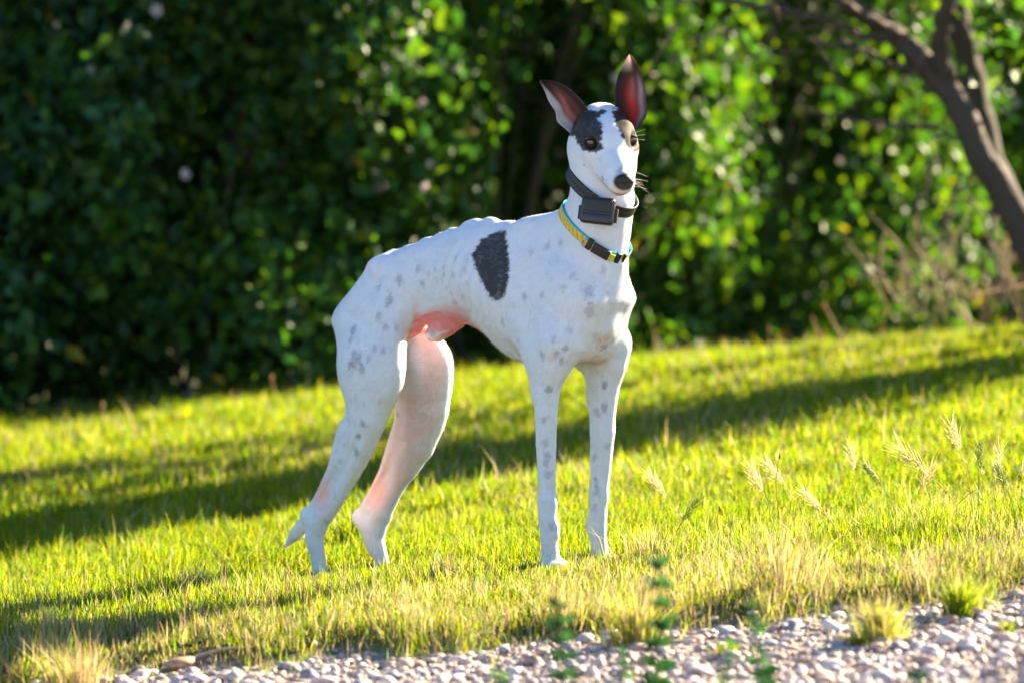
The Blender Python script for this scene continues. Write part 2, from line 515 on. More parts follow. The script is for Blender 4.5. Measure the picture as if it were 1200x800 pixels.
# ---------------------------------------------------------------- surface nets
def surface_nets(D):
    S = D < 0
    c = S[:-1, :-1, :-1].astype(np.int8)
    tot = np.zeros_like(c)
    for dx in (0, 1):
        for dy in (0, 1):
            for dz in (0, 1):
                tot += S[dx:dx + c.shape[0], dy:dy + c.shape[1], dz:dz + c.shape[2]]
    act = np.argwhere((tot > 0) & (tot < 8))
    idx = np.full(c.shape, -1, np.int32)
    idx[act[:, 0], act[:, 1], act[:, 2]] = np.arange(len(act))
    acc = np.zeros((len(act), 3)); cnt = np.zeros(len(act))
    cor = [(x, y, z) for x in (0, 1) for y in (0, 1) for z in (0, 1)]
    val = {q: D[act[:, 0] + q[0], act[:, 1] + q[1], act[:, 2] + q[2]].astype(float) for q in cor}
    for a in cor:
        for ax in range(3):
            if a[ax]: continue
            b = tuple(a[i] + (i == ax) for i in range(3))
            va, vb = val[a], val[b]; m = (va < 0) != (vb < 0)
            t = va[m] / (va[m] - vb[m])
            p = np.tile(np.array(a, float), (m.sum(), 1)); p[:, ax] += t
            acc[m] += p; cnt[m] += 1
    V = LO + VOX * (act + acc / cnt[:, None])
    Q = []
    for ax in range(3):
        s0 = [slice(None)] * 3; s1 = [slice(None)] * 3
        s0[ax] = slice(0, -1); s1[ax] = slice(1, None)
        A, B = S[tuple(s0)], S[tuple(s1)]
        e = np.argwhere(A != B)
        o = [i for i in range(3) if i != ax]
        e = e[(e[:, o[0]] > 0) & (e[:, o[1]] > 0) & (e[:, o[0]] < NX[o[0]] - 1) & (e[:, o[1]] < NX[o[1]] - 1)]
        flip = A[e[:, 0], e[:, 1], e[:, 2]]
        q = []
        for du, dv in ((0, 0), (1, 0), (1, 1), (0, 1)):
            f = e.copy(); f[:, o[0]] -= du; f[:, o[1]] -= dv
            q.append(idx[f[:, 0], f[:, 1], f[:, 2]])
        q = np.stack(q, 1)
        if ax == 1: flip = ~flip
        q[~flip] = q[~flip][:, ::-1]
        Q.append(q)
    return V, np.concatenate(Q)
BV, BQ = surface_nets(DF)
def lap(V, Q, it, lam):
    e = np.concatenate([Q[:, [0, 1]], Q[:, [1, 2]], Q[:, [2, 3]], Q[:, [3, 0]]])
    deg = np.bincount(e.ravel(), minlength=len(V))[:, None]
    for k in range(it):
        l = lam if k % 2 == 0 else -lam * 1.03
        s = np.stack([np.bincount(e[:, 0], V[e[:, 1], i], len(V)) + np.bincount(e[:, 1], V[e[:, 0], i], len(V)) for i in range(3)], 1)
        V = V + l * (s / deg - V)
    return V
BV = lap(BV, BQ, 6, .5)
def vnorm(V, Q):
    n = np.cross(V[Q[:, 2]] - V[Q[:, 0]], V[Q[:, 3]] - V[Q[:, 1]])
    N = np.stack([sum(np.bincount(Q[:, j], n[:, i], len(V)) for j in range(4)) for i in range(3)], 1)
    return N / (np.linalg.norm(N, axis=1)[:, None] + 1e-12)
def lap_plain(V, Q, it, mask):
    e = np.concatenate([Q[:, [0, 1]], Q[:, [1, 2]], Q[:, [2, 3]], Q[:, [3, 0]]])
    deg = np.bincount(e.ravel(), minlength=len(V))[:, None]; m = mask[:, None] * .7
    for k in range(it):
        a = np.stack([np.bincount(e[:, 0], V[e[:, 1], i], len(V)) + np.bincount(e[:, 1], V[e[:, 0], i], len(V)) for i in range(3)], 1)
        V = V + m * (a / deg - V)
    return V
_z345 = P(700, 345)[2]
def _blob(c, r): return np.clip(1.4 - (np.linalg.norm(BV - np.asarray(c), axis=1) / r) ** 2, 0, 1)
_mk = np.maximum.reduce([_blob((.23, 0, _z345), .11) * .45, _blob(P(405, 372, -.03), .05) * .8, _blob(P(405, 372, .03), .05) * .8,
                         _blob(P(440, 462, -.10), .05), _blob(P(500, 462, .10), .05), _blob(P(640, 405, -.09), .06), _blob(P(710, 415, .09), .06), _blob(P(430, 320, -.03), .05) * .7, _blob(P(474, 408, -.06), .035), _blob(P(403, 482, -.07), .04), _blob(P(462, 482, .07), .035)])
BV = lap_plain(BV, BQ, 60, _mk)
BN = vnorm(BV, BQ)

# ---- muscle and bone relief, pressed into or raised from the surface (positive = hollow, millimetres)
def relief():
    global BV, BN
    W = to_world(BV); NW = to_world(BN); x, y = project(W)
    f = -((W - _C) * NW).sum(1) / np.linalg.norm(W - _C, axis=1)
    vis = smooth01(f, .0, .35)
    R_ = BV[:, 1] < .012; Lf = BV[:, 1] > 0.005; A_ = np.ones(len(BV), bool)
    lines = [([(617, 275), (612, 320), (617, 365), (626, 402)], 9, 3.2, R_), ([(628, 270), (640, 300), (654, 335)], 7, -2.2, R_), ([(655, 268), (664, 300), (675, 335)], 8, 2.8, R_),
             ([(632, 414), (645, 424), (660, 416)], 6, 1.6, R_), ([(668, 352), (664, 385), (656, 414)], 7, 2.4, R_), ([(648, 440), (646, 500), (645, 560)], 3.5, 1.4, R_), ([(634, 470), (633, 530), (634, 580)], 3, 1.0, R_),
             ([(716, 440), (711, 500), (706, 560)], 3.5, 1.5, Lf), ([(699, 470), (697, 530), (696, 570)], 3, 1.1, Lf),
             ([(713, 312), (707, 345), (699, 388)], 6, -2.6, A_), ([(691, 322), (684, 345), (681, 375)], 8, 3.6, A_), ([(725, 318), (728, 345), (727, 365)], 6, 1.0, A_), ([(690, 240), (694, 272), (703, 308)], 6, 1.8, A_),
             ([(441, 330), (428, 380), (424, 430), (430, 482)], 9, 2.8, R_), ([(462, 332), (452, 372), (454, 420), (448, 450)], 9, 2.2, R_), ([(420, 514), (398, 555), (378, 590)], 5.5, 3.8, R_), ([(470, 518), (449, 558), (431, 590)], 5.5, 3.6, Lf),
             ([(500, 430), (497, 470), (488, 510)], 10, 2.4, Lf), ([(367, 617), (369, 660)], 3, 1.2, R_), ([(437, 620), (443, 655)], 3, 1.0, Lf), ([(470, 312), (520, 299), (562, 289)], 9, 1.6, R_), ([(484, 370), (500, 346), (516, 331)], 10, 2.6, R_),
             ([(452, 302), (440, 320)], 6, -2.0, R_), ([(690, 182), (700, 196), (712, 205)], 4, 1.3, A_), ([(681, 178), (684, 196), (690, 206)], 4, 1.0, A_)]
    for k in range(7):
        q = 556 + k * 10.5
        lines.append(([(q + 9, 280), (q + 3, 315), (q - 4, 350), (q - 6, 375)], 3.2, 1.2, R_ & (BV[:, 0] < .06)))
    D = np.zeros(len(BV))
    for pl, wd, dep, m in lines:
        d = np.full(len(BV), 1e9); t_all = np.zeros(len(BV))
        for i in range(len(pl) - 1):
            a = np.array(pl[i], float); e = np.array(pl[i + 1], float) - a
            t = np.clip(((x - a[0]) * e[0] + (y - a[1]) * e[1]) / (e @ e), 0, 1)
            d = np.minimum(d, np.hypot(x - a[0] - e[0] * t, y - a[1] - e[1] * t))
        D += dep * np.exp(-(d / wd) ** 2) * m * vis
    n_ = fbm(BV, 22, 2) - .5
    body = (BV[:, 2] > .1) & (np.linalg.norm(BV - E_L, axis=1) > .12)
    BV = BV - BN * ((D + body * n_ * 1.5) * .001)[:, None]
    BN = vnorm(BV, BQ)
relief()
# ---------------------------------------------------------------- coat pattern (hair and skin colours, plus painted glow of thin skin)
def in_poly(px, py, poly):
    """signed distance in photograph pixels, negative inside"""
    poly = np.asarray(poly, float); d = np.full(px.shape, 1e9); ins = np.zeros(px.shape, bool)
    for i in range(len(poly)):
        a = poly[i]; b = poly[(i + 1) % len(poly)]; e = b - a
        t = np.clip(((px - a[0]) * e[0] + (py - a[1]) * e[1]) / (e @ e), 0, 1)
        d = np.minimum(d, np.hypot(px - a[0] - e[0] * t, py - a[1] - e[1] * t))
        c = (a[1] > py) != (b[1] > py)
        with np.errstate(divide='ignore', invalid='ignore'):
            ins ^= c & (px < a[0] + (py - a[1]) * e[0] / (e[1] if e[1] else 1e-9))
    return np.where(ins, -d, d)
def zoomed(pts, sc, ox, oy): return [(ox + x / sc, oy + y / sc) for x, y in pts]

BW = to_world(BV); BNW = to_world(BN)
vpx, vpy = project(BW)
facing = -((BW - _C) * BNW).sum(1) / np.linalg.norm(BW - _C, axis=1)
front_ = smooth01(facing, -.1, .15)
WHITE = np.array([.69, .725, .785]); BLACK = np.array([.018, .018, .022]); GREY = np.array([.30, .32, .37])
PINK = np.array([.80, .36, .32]); TAN = np.array([.42, .25, .12])
col = np.tile(WHITE, (len(BV), 1))
n1 = fbm(BV, 160, 2); n2 = fbm(BV + 3, 45, 3)
hair_n = fbm(BV * np.array([.35, 1, 1]) + 1, 500, 2)
def mix(mask, c):
    global col
    col = col + np.clip(mask, 0, 1)[:, None] * (np.asarray(c) - col)
# pink skin: groin, insides of the thighs; painted glow through groin and heel skin
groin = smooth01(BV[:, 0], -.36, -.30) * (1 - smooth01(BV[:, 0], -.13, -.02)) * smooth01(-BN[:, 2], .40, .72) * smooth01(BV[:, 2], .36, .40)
groin_glow = in_poly(vpx, vpy, [(478, 390), (486, 377), (497, 368), (511, 364), (530, 370), (558, 381), (535, 386), (500, 392)])
groin_glow = (1 - smooth01(groin_glow + (n1 - .5) * 3, -2.0, 1.2)) * (BV[:, 1] < .06) * (BV[:, 2] > .38) * (BV[:, 0] > -.40)  # light coming through the flank, painted red over the pink skin
groin = np.maximum(groin, groin_glow)
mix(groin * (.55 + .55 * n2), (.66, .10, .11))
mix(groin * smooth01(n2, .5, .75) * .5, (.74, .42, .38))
shth = np.exp(-(np.linalg.norm(BV - P(513, 394, 0), axis=1) / .022) ** 4); mix(shth * .8, (.82, .66, .60))
mix(np.exp(-(np.linalg.norm(BV - P(507, 391, -.015), axis=1) / .010) ** 2) * .6, (.2, .2, .24))
inner = smooth01(BV[:, 1], .012, .03) * smooth01(-BN[:, 1], .0, .6) * (BV[:, 0] < -.15) * smooth01(BV[:, 2], .03, .12)
mix(inner * (.28 + .35 * n2), (.72, .44, .35))
inner2 = smooth01(-BV[:, 1], .012, .03) * smooth01(BN[:, 1], .0, .6) * (BV[:, 0] < -.15) * smooth01(BV[:, 2], .03, .12)
mix(inner2 * .60, (.80, .45, .36))
web_glow = np.exp(-((np.minimum(np.hypot(vpx - 442, (vpy - 578) * .5), np.hypot(vpx - 378, (vpy - 578) * .5))) / 11) ** 2)
mix(web_glow * .75, (.90, .42, .33))  # sunlight through the thin hock skin, put into the colour
ax_in = smooth01(BV[:, 0], .05, .10) * smooth01(-BN[:, 2], .3, .8) * smooth01(BV[:, 2], .34, .37)
mix(ax_in * .4, (.80, .52, .45))
# soft blue grey ticking
ticks = [(x, y, r, s) for (x, y), r, s in
    [(q, 4.2, .42) for q in zoomed([(345, 325), (345, 415), (365, 455), (425, 460), (330, 530), (310, 565), (368, 535), (250, 495), (760, 455), (830, 350), (475, 265), (490, 330)], 2.857, 320, 220)]
    + [(q, 5.5, .55) for q in zoomed([(380, 370), (262, 545), (290, 612), (262, 600), (260, 465), (415, 300), (250, 580), (278, 556)], 2.857, 320, 220)]
    + [(q, 3.6, .26) for q in zoomed([(530, 280), (560, 260), (590, 300), (630, 265), (640, 330), (570, 345), (600, 390), (620, 420), (810, 520), (540, 320), (510, 300), (600, 230), (560, 300), (610, 340), (625, 375), (585, 360), (640, 240)], 2.857, 320, 220)]
    + [(q, 4.4, .34) for q in zoomed([(300, 160), (345, 290), (230, 365), (165, 370), (310, 335), (330, 485), (275, 525), (295, 605), (460, 265), (190, 200), (250, 180)], 3.2, 560, 230)]
    + [(q, 4.2, .60) for q in zoomed([(325, 580), (325, 628), (228, 605), (485, 578), (468, 718), (260, 740)], 3.2, 560, 230)]
    + [(q, 8.0, .40) for q in zoomed([(410, 445), (405, 345)], 3.2, 560, 230)]
    + [(q, 4.6, .60) for q in zoomed([(340, 130), (325, 182), (312, 232)], 3.335, 320, 460)]
    + [(q, 3.2, .30) for q in zoomed([(265, 215), (250, 280), (230, 390), (225, 420)], 3.335, 320, 460)] + [(zoomed([(475, 92)], 3.335, 320, 460)[0], 3, .6)]
    + [(q, 4.2, .45) for q in zoomed([(205, 65), (180, 180), (185, 270), (185, 340), (388, 155), (437, 140), (420, 45), (445, 285), (385, 425), (386, 445), (375, 330), (378, 515), (205, 395), (210, 600), (190, 320), (380, 410)], 3.333, 580, 440)]
    + [((727, 196), 7, .45), ((702, 211), 3.0, .75), ((681, 196), 1.2, .8), ((700, 190), 5, .18), ((690, 200), 4, .15)]]
key = vpx * 1.0
for x, y, r, s in ticks:
    m = (np.abs(vpx - x) < 4) & (np.abs(vpy - y) < 4) & (facing > .15)
    if not m.any(): continue
    i = np.where(m)[0]; i = i[np.argmin((BW[i, 1]))]
    dd = np.linalg.norm((BV - BV[i]) * np.array([1, 1, .8]), axis=1) * 600 * (1 + (n1 - .5) * 1.5)
    mix((1 - smooth01(dd, r * .3, r * 1.35)) * s * 1.25 * (.35 + 1.3 * hair_n), GREY)
rr_ = np.random.default_rng(5)
tick_c = BV[rr_.choice(len(BV), 150)]
for c in tick_c:
    if c[2] > .62 or c[0] > .1: continue
    r = rr_.uniform(2, 4.5)
    dd = np.linalg.norm(BV - c, axis=1) * 600 * (1 + (n1 - .5) * 1.1)
    mix((1 - smooth01(dd, r * .4, r * 1.2)) * rr_.uniform(.08, .24), GREY)
# saddle spot on the right flank
flank = in_poly(vpx, vpy, zoomed([(672, 212), (700, 172), (740, 150), (778, 143), (786, 200), (793, 260), (786, 320), (772, 365), (748, 382), (725, 362), (703, 325), (688, 288), (676, 258), (667, 232)], 2.857, 320, 220))
right = (BN[:, 1] < .25) & (BV[:, 0] < .1) & (BV[:, 2] > .3)
mk = (1 - smooth01(flank + (n1 - .5) * 5 + (hair_n - .5) * 3, -1.3, 1.6)) * right
mix(mk * .96, BLACK)
mix(mk * smooth01(n2 * .5 + hair_n * .5, .52, .72) * .30, (.30, .30, .32))
# face
isface = (np.linalg.norm(BV - E_L, axis=1) < .16) & (facing > -.4)
fr = in_poly(vpx, vpy, zoomed([(150, 330), (190, 270), (240, 258), (318, 256), (288, 285), (302, 312), (298, 345), (303, 385), (275, 396), (238, 390), (218, 368), (210, 345)], 2.855, 600, 40))
fl = in_poly(vpx, vpy, zoomed([(335, 258), (370, 245), (440, 270), (470, 330), (440, 385), (412, 392), (388, 380), (374, 352), (362, 330), (350, 300), (340, 280)], 2.855, 600, 40))
mr = (1 - smooth01(fr + (n1 - .5) * 6 + (hair_n - .5) * 3, -1.2, 1.6)) * isface
ml = (1 - smooth01(fl + (n1 - .5) * 6 + (hair_n - .5) * 3, -1.2, 1.6)) * isface
mix(mr * .97, (.012, .012, .015)); mix(ml * .985, (.011, .010, .010))
mix(mr * smooth01(n2 * .4 + hair_n * .6, .46, .66) * .20, (.22, .22, .25))
mix(ml * smooth01(n2 * .4 + hair_n * .6, .44, .60) * .38, (.13, .085, .05))
topd = (BV - E_L) @ HB
mix((1 - smooth01(topd[:, 2], .035, .05)) * 0 + smooth01(-topd[:, 0], .07, .10) * smooth01(np.abs(topd[:, 1]), .015, .028) * smooth01(topd[:, 2], -.02, .01) * isface * .9, (.03, .03, .035))
for sg in (-1, 1):     # dark lids
    dd = np.linalg.norm((topd - np.array([.004, sg * .0395, .001])) * np.array([1, 1, 1.25]), axis=1)
    mix((1 - smooth01(dd, .0125, .0185)) * .95, (.012, .010, .010))
mix((1 - smooth01(np.linalg.norm((topd - np.array([.108, 0, -.031])) * np.array([1.0, .95, 1.15]), axis=1), .017, .022)) * .95, (.02, .017, .018))
lip = (np.abs(topd[:, 2] + .0595) < .0032) & (topd[:, 0] > .03) & (topd[:, 0] < .115) & (np.abs(topd[:, 1]) < .05)
mix(lip * .85 * smooth01(topd[:, 0], .03, .07), (.10, .08, .08))
n3 = fbm(BV * np.array([.6, 1, 1]) + 11, 60, 3)
mix((smooth01(n3, .48, .75) * .13 + smooth01(hair_n, .5, .9) * .10) * smooth01(col.mean(1), .25, .6), (.40, .43, .50))
feet = 1 - smooth01(BV[:, 2] - .09 * BW[:, 0], -.02, .10); mix(feet * n2 * .35, (.62, .52, .38))
col = np.clip(col, 0, 1)

# ---- coat material
def coat_mat(name, sss, rough=.62):
    m, n, l, p = new_mat(name)
    at = n.new('ShaderNodeAttribute'); at.attribute_name = 'Col'
    tc = n.new('ShaderNodeTexCoord')
    mp = n.new('ShaderNodeMapping'); mp.inputs['Scale'].default_value = (260, 900, 520)
    l.new(tc.outputs['Object'], mp.inputs['Vector'])
    t = n.new('ShaderNodeTexNoise'); t.inputs['Scale'].default_value = 1.0; t.inputs['Detail'].default_value = 3
    l.new(mp.outputs[0], t.inputs['Vector'])
    b = n.new('ShaderNodeBump'); b.inputs['Strength'].default_value = .4; b.inputs['Distance'].default_value = .002
    l.new(t.outputs['Fac'], b.inputs['Height']); l.new(b.outputs[0], p.inputs['Normal'])
    l.new(at.outputs['Color'], p.inputs['Base Color'])
    p.inputs['Roughness'].default_value = rough
    p.inputs['Specular IOR Level'].default_value = .15
    if sss:
        p.inputs['Subsurface Weight'].default_value = sss
        p.inputs['Subsurface Radius'].default_value = (1.0, .30, .16)
        p.inputs['Subsurface Scale'].default_value = .004
    return m
M_coat = coat_mat('short_coat', .18)
M_hair = leafy('coat_hairs', trans=.38, rough=.7, spec=.1, tcol=(1, .97, .9))
M_ear = leafy('ear_skin', trans=.42, rough=.6, spec=.2, tcol=(1.0, .72, .62))

# ---- ears: thin cupped shells, joined into the body mesh
def ear_shell(left, right, base_y, tip_y, cup, twist, inner, outer, nu=34, nv=17):
    """left/right: outline points from base to tip (photograph pixels); returns verts, quads, colours (dog frame)"""
    def samp(pl):
        pl = np.asarray(pl, float); s = np.r_[0, np.cumsum(np.hypot(*np.diff(pl, axis=0).T))]; s /= s[-1]
        t = np.linspace(0, 1, nu)
        a = np.stack([np.interp(t, s, pl[:, i]) for i in (0, 1)], 1)
        k = np.array([1, 2, 1.]) / 4
        for _ in range(3):
            b = np.pad(a, ((1, 1), (0, 0)), mode='edge'); a[1:-1] = (b[:-2] * k[0] + b[1:-1] * k[1] + b[2:] * k[2])[1:-1]
        return a
    A, B = samp(left), samp(right)
    V = np.zeros((nu, nv, 3)); C = np.zeros((nu, nv, 3)); C2 = np.zeros((nu, nv, 3))
    for i in range(nu):
        u = i / (nu - 1)
        for j in range(nv):
            v = j / (nv - 1); s = 2 * v - 1
            p = A[i] * (1 - v) + B[i] * v
            y = base_y + (tip_y - base_y) * u + cup * (1 - s * s) * (1 - u) ** .6 + twist * s * (1 - .6 * u)
            # rolled edge
            V[i, j] = at_depth(p[0], p[1], y)
            C[i, j] = inner(u, v); C2[i, j] = outer(u, v)
    n = np.cross(np.gradient(V, axis=0), np.gradient(V, axis=1)); n /= np.linalg.norm(n, axis=2)[..., None] + 1e-12
    if (n[..., 1]).mean() < 0: n = -n          # away from the camera
    S = np.abs(np.linspace(-1, 1, nv))[None, :, None]; Uu = np.linspace(0, 1, nu)[:, None, None]
    th = (.0042 - .0026 * Uu) * np.sqrt(np.clip(1 - S ** 4, 0, 1)) * np.sqrt(np.clip(1 - Uu ** 6, 0, 1)) + .0003
    W = np.concatenate([V.reshape(-1, 3), (V + n * th).reshape(-1, 3)])
    id_ = np.arange(nu * nv).reshape(nu, nv); o = nu * nv
    F = []
    for i in range(nu - 1):
        for j in range(nv - 1):
            q = (id_[i, j], id_[i + 1, j], id_[i + 1, j + 1], id_[i, j + 1])
            F.append(q); F.append(tuple(o + k for k in q[::-1]))
    for i in range(nu - 1):
        for j, fl_ in ((0, 1), (nv - 1, 0)):
            q = (id_[i, j], id_[i + 1, j], o + id_[i + 1, j], o + id_[i, j])
            F.append(q if not fl_ else q[::-1])
    for j in range(nv - 1):
        F.append((id_[nu - 1, j], id_[nu - 1, j + 1], o + id_[nu - 1, j + 1], o + id_[nu - 1, j]))
        F.append((id_[0, j], o + id_[0, j], o + id_[0, j + 1], id_[0, j + 1]))
    return to_local(W), np.array(F), np.concatenate([C.reshape(-1, 3), C2.reshape(-1, 3)])
_b = np.array
def lerp(a, b, t): return _b(a) * (1 - t) + _b(b) * t
def inner_r(u, v):     # ear on the photograph's left: v=0 upper edge, v=1 lower fringe
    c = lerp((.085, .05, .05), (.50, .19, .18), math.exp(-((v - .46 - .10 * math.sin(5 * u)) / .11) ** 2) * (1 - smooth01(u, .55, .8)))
    c = lerp(c, (.16, .09, .085), math.exp(-((v - .28) / .07) ** 2) * .8)
    c = lerp(c, (.80, .76, .78), smooth01(v, .60, .80) * (1 - .6 * smooth01(u, .75, .95)))
    c = lerp(c, (.05, .04, .045), 1 - smooth01(v, .10, .24))
    return lerp(c, (.03, .025, .03), smooth01(u, .72, .92) * (v < .7))
def outer_r(u, v): return lerp((.03, .028, .03), (.10, .07, .05), .5 * v)
def inner_l(u, v):     # ear on the right: v=0 left edge, v=1 right edge
    c = lerp((.085, .045, .045), (.85, .07, .06), math.exp(-((v - .66 + .30 * u) / (.20 - .08 * u)) ** 2) * (1 - smooth01(u, .35, .70)))  # strong red paints the backlight glowing through the ear
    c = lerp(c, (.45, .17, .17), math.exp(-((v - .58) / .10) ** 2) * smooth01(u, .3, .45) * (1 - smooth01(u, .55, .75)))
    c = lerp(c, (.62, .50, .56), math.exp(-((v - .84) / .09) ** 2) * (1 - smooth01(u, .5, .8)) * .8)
    c = lerp(c, (.05, .042, .045), 1 - smooth01(v, .05, .28))
    return lerp(c, (.86, .80, .72), smooth01(u, .70, .90) * (1 - smooth01(v, .42, .75)))
def outer_l(u, v): return lerp((.03, .028, .03), (.75, .68, .6), smooth01(u, .84, .95))
EAR_R = ear_shell([(700, 148), (690, 130), (679, 115), (663, 101), (645.5, 94.3), (631.5, 94)],
                  [(680, 168), (664, 152.5), (651.5, 142), (652, 131), (644, 121.5), (637, 104), (632.2, 95.5)], -.165, -.190, .030, .012, inner_r, outer_r)
EAR_L = ear_shell([(724, 146), (721.5, 128), (720, 110), (724, 89), (730, 76), (737, 64)],
                  [(748, 152), (759, 134), (756.5, 121), (757, 106), (751, 85.5), (744, 71), (738.5, 64)], -.160, -.180, .032, -.010, inner_l, outer_l)
dog = thing('dog', 'slender white sighthound with black patches and pricked ears standing in the grass', 'dog', (0, 0, 0), -TH)
nb = len(BV)
allV = [BV]; allC = [col]; allF = [BQ]
off = nb
for EV, EF, EC in (EAR_R, EAR_L):
    allV.append(EV); allC.append(EC); allF.append(EF + off); off += len(EV)
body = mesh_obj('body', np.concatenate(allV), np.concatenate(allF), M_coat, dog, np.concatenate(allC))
body.data.materials.append(M_ear)
mi = np.zeros(len(body.data.polygons), np.int32); mi[len(BQ):] = 1
body.data.polygons.foreach_set('material_index', mi)

# ---- short hairs of the coat, seen along the lit outlines
def fur(count):
    r = np.random.default_rng(11)
    tri = np.linalg.norm(np.cross(BV[BQ[:, 2]] - BV[BQ[:, 0]], BV[BQ[:, 3]] - BV[BQ[:, 1]]), axis=1)
    q = r.choice(len(BQ), count, p=tri / tri.sum())
    a, b = r.random((2, count, 1))
    pos = (BV[BQ[q, 0]] * (1 - a) + BV[BQ[q, 1]] * a) * (1 - b) + (BV[BQ[q, 3]] * (1 - a) + BV[BQ[q, 2]] * a) * b
    N = BN[BQ[q, 0]]; c = col[BQ[q, 0]]
    bare = (groin + inner * .4 + web_glow)[BQ[q, 0]]
    hd = np.linalg.norm((pos - E_L) @ HB / np.array([.13, .07, .08]), axis=1)
    eye = np.minimum(*[np.linalg.norm(pos - H(.004, s * .039, 0), axis=1) for s in (-1, 1)])
    nose = np.linalg.norm(pos - H(.112, 0, -.031), axis=1)
    keep = (bare < .75) & (eye > .016) & (nose > .024)
    pos, N, c, hd = pos[keep], N[keep], c[keep], hd[keep]
    flow = np.tile(np.array([-.75, 0, -.65]), (len(pos), 1))
    leg = smooth01(pos[:, 2], .42, .30)[:, None] if False else (1 - smooth01(pos[:, 2], .30, .42))[:, None]
    flow = flow * (1 - leg) + np.array([-.25, 0, -1]) * leg
    back = -HB[:, 0][None, :]
    ish = (hd < 1.4)[:, None]
    flow = np.where(ish, back, flow)
    flow = flow + r.normal(0, .35, flow.shape)
    flow -= N * (flow * N).sum(1)[:, None]; flow /= np.linalg.norm(flow, axis=1)[:, None] + 1e-9
    L = r.uniform(.004, .0095, (len(pos), 1)) * np.where(ish, .6, 1.0)
    under = smooth01(-N[:, 2], .3, .9)[:, None] * smooth01(pos[:, 2], .30, .36)[:, None] * (1 - leg)
    L = L * (1 + .9 * under)
    lift = r.uniform(.04, .42, (len(pos), 1))
    d = flow * (1 - lift * .6) + N * lift
    side = np.cross(d, N); side /= np.linalg.norm(side, axis=1)[:, None] + 1e-9
    wd = r.uniform(.00028, .00050, (len(pos), 1))
    p0 = pos - N * .0006
    tip = p0 + d * L
    V = np.stack([p0 - side * wd, p0 + side * wd, tip], 1).reshape(-1, 3)
    F = np.arange(len(V), dtype=np.int32).reshape(-1, 3)
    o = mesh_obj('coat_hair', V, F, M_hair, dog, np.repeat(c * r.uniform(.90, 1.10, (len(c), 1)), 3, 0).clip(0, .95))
    o.data.normals_split_custom_set_from_vertices(np.repeat(N * .8 + d * .3, 3, 0))
    o['kind'] = 'stuff'
    return o
fur(130000)

# ---- eyes, nose, whiskers
M_eye, n_, l_, p_ = new_mat('eye'); at_ = n_.new('ShaderNodeAttribute'); at_.attribute_name = 'Col'
l_.new(at_.outputs['Color'], p_.inputs['Base Color']); p_.inputs['Roughness'].default_value = .06; p_.inputs['Specular IOR Level'].default_value = .6
p_.inputs['Coat Weight'].default_value = 1.0; p_.inputs['Coat Roughness'].default_value = .02
for sg in (-1, 1):
    mb = MB(); ctr = H(-.0045, sg * .0372, .0008)
    mb.ellipsoid((0, 0, 0), (.0126,) * 3, None, 32, 22)
    V = np.concatenate(mb.v)
    look = HB @ np.array([.93, sg * .34, .06]); look /= np.linalg.norm(look)
    ang = np.degrees(np.arccos(np.clip(V @ look / .0126, -1, 1)))
    c = np.tile(_b([.07, .055, .05]), (len(V), 1))
    iris = 1 - smooth01(ang, 36, 44)[:, None]; c = c * (1 - iris) + iris * _b([.055, .026, .014])
    pup = 1 - smooth01(ang, 15, 20)[:, None]; c = c * (1 - pup) + pup * _b([.004, .004, .004])
    V = V * (1 + .05 * (1 - smooth01(ang, 0, 40)))[:, None]
    mesh_obj('eye', V + ctr, mb.f, M_eye, dog, c)
    # lids: two thick rims over the eyeball
    lb = MB()
    for up in (1, -1):
        pts = []
        for t in np.linspace(-1, 1, 13):
            az = t * 62; el = up * (43 if up > 0 else 33) * (1 - abs(t) ** 2.2) + 3 * t * sg
            dirn = HB @ np.array([math.cos(R(az)) * math.cos(R(el)), math.sin(R(az)) * math.cos(R(el)), math.sin(R(el))])
            rot = Matrix.Rotation(R(20) * sg, 3, Vector(HB[:, 2]))
            dirn = np.array(rot @ Vector(dirn))
            pts.append(ctr + dirn * .0133)
        lb.tube(pts, np.r_[.0008, np.full(11, .0024), .0008], 7, (.012, .010, .010))
    lb.build('eyelid', M_coat, dog)
set_grid(H(.105, 0, -.03) - .04, H(.105, 0, -.03) + .04, .0009)
ell(H(.107, 0, -.0305), (.0135, .0196, .0145), HB, .004)
ell(H(.110, 0, -.026), (.010, .0135, .0095), HB, .006)
ell(H(.108, 0, -.040), (.008, .008, .008), HB, .006)
for sg in (-1, 1):
    ell(H(.112, sg * .0095, -.031), (.0075, .0068, .0062), HB, .005)
for sg in (-1, 1):
    ell(H(.120, sg * .0088, -.0325), (.0062, .0036, .0034), HB, .0025, sub=True)
    rc(H(.117, sg * .0115, -.034), H(.112, sg * .0185, -.037), .0017, .0012, .002, sub=True)
rc(H(.1215, 0, -.035), H(.114, 0, -.050), .0008, .0008, .002, sub=True)
NV, NQ = surface_nets(DF); NV = lap(NV, NQ, 4, .5)
M_nose = plain('wet_nose', (.014, .011, .013), .42, .4, .5, 900)
mesh_obj('nose', NV, NQ, M_nose, dog)
M_whisk = leafy('whisker', .3, .4, .4, (1, 1, 1))
r_ = np.random.default_rng(3)
for k in range(13):
    sg = 1 if k < 8 else -1
    a = H(r_.uniform(.055, .095), sg * .021, r_.uniform(-.058, -.036))
    dirn = HB @ np.array([r_.uniform(-.2, .25), sg * 1.0, r_.uniform(-.5, .35)])
    L = r_.uniform(.022, .042)
    t = np.linspace(0, 1, 6)[:, None]
    pts = a + dirn * L * t + HB[:, 2] * (-.008 * t ** 2)
    mb = MB(); mb.tube(pts, np.linspace(.00036, .0001, 6), 4, (.85, .8, .72) if sg > 0 else (.5, .5, .5)); mb.build('whisker', M_whisk, dog)
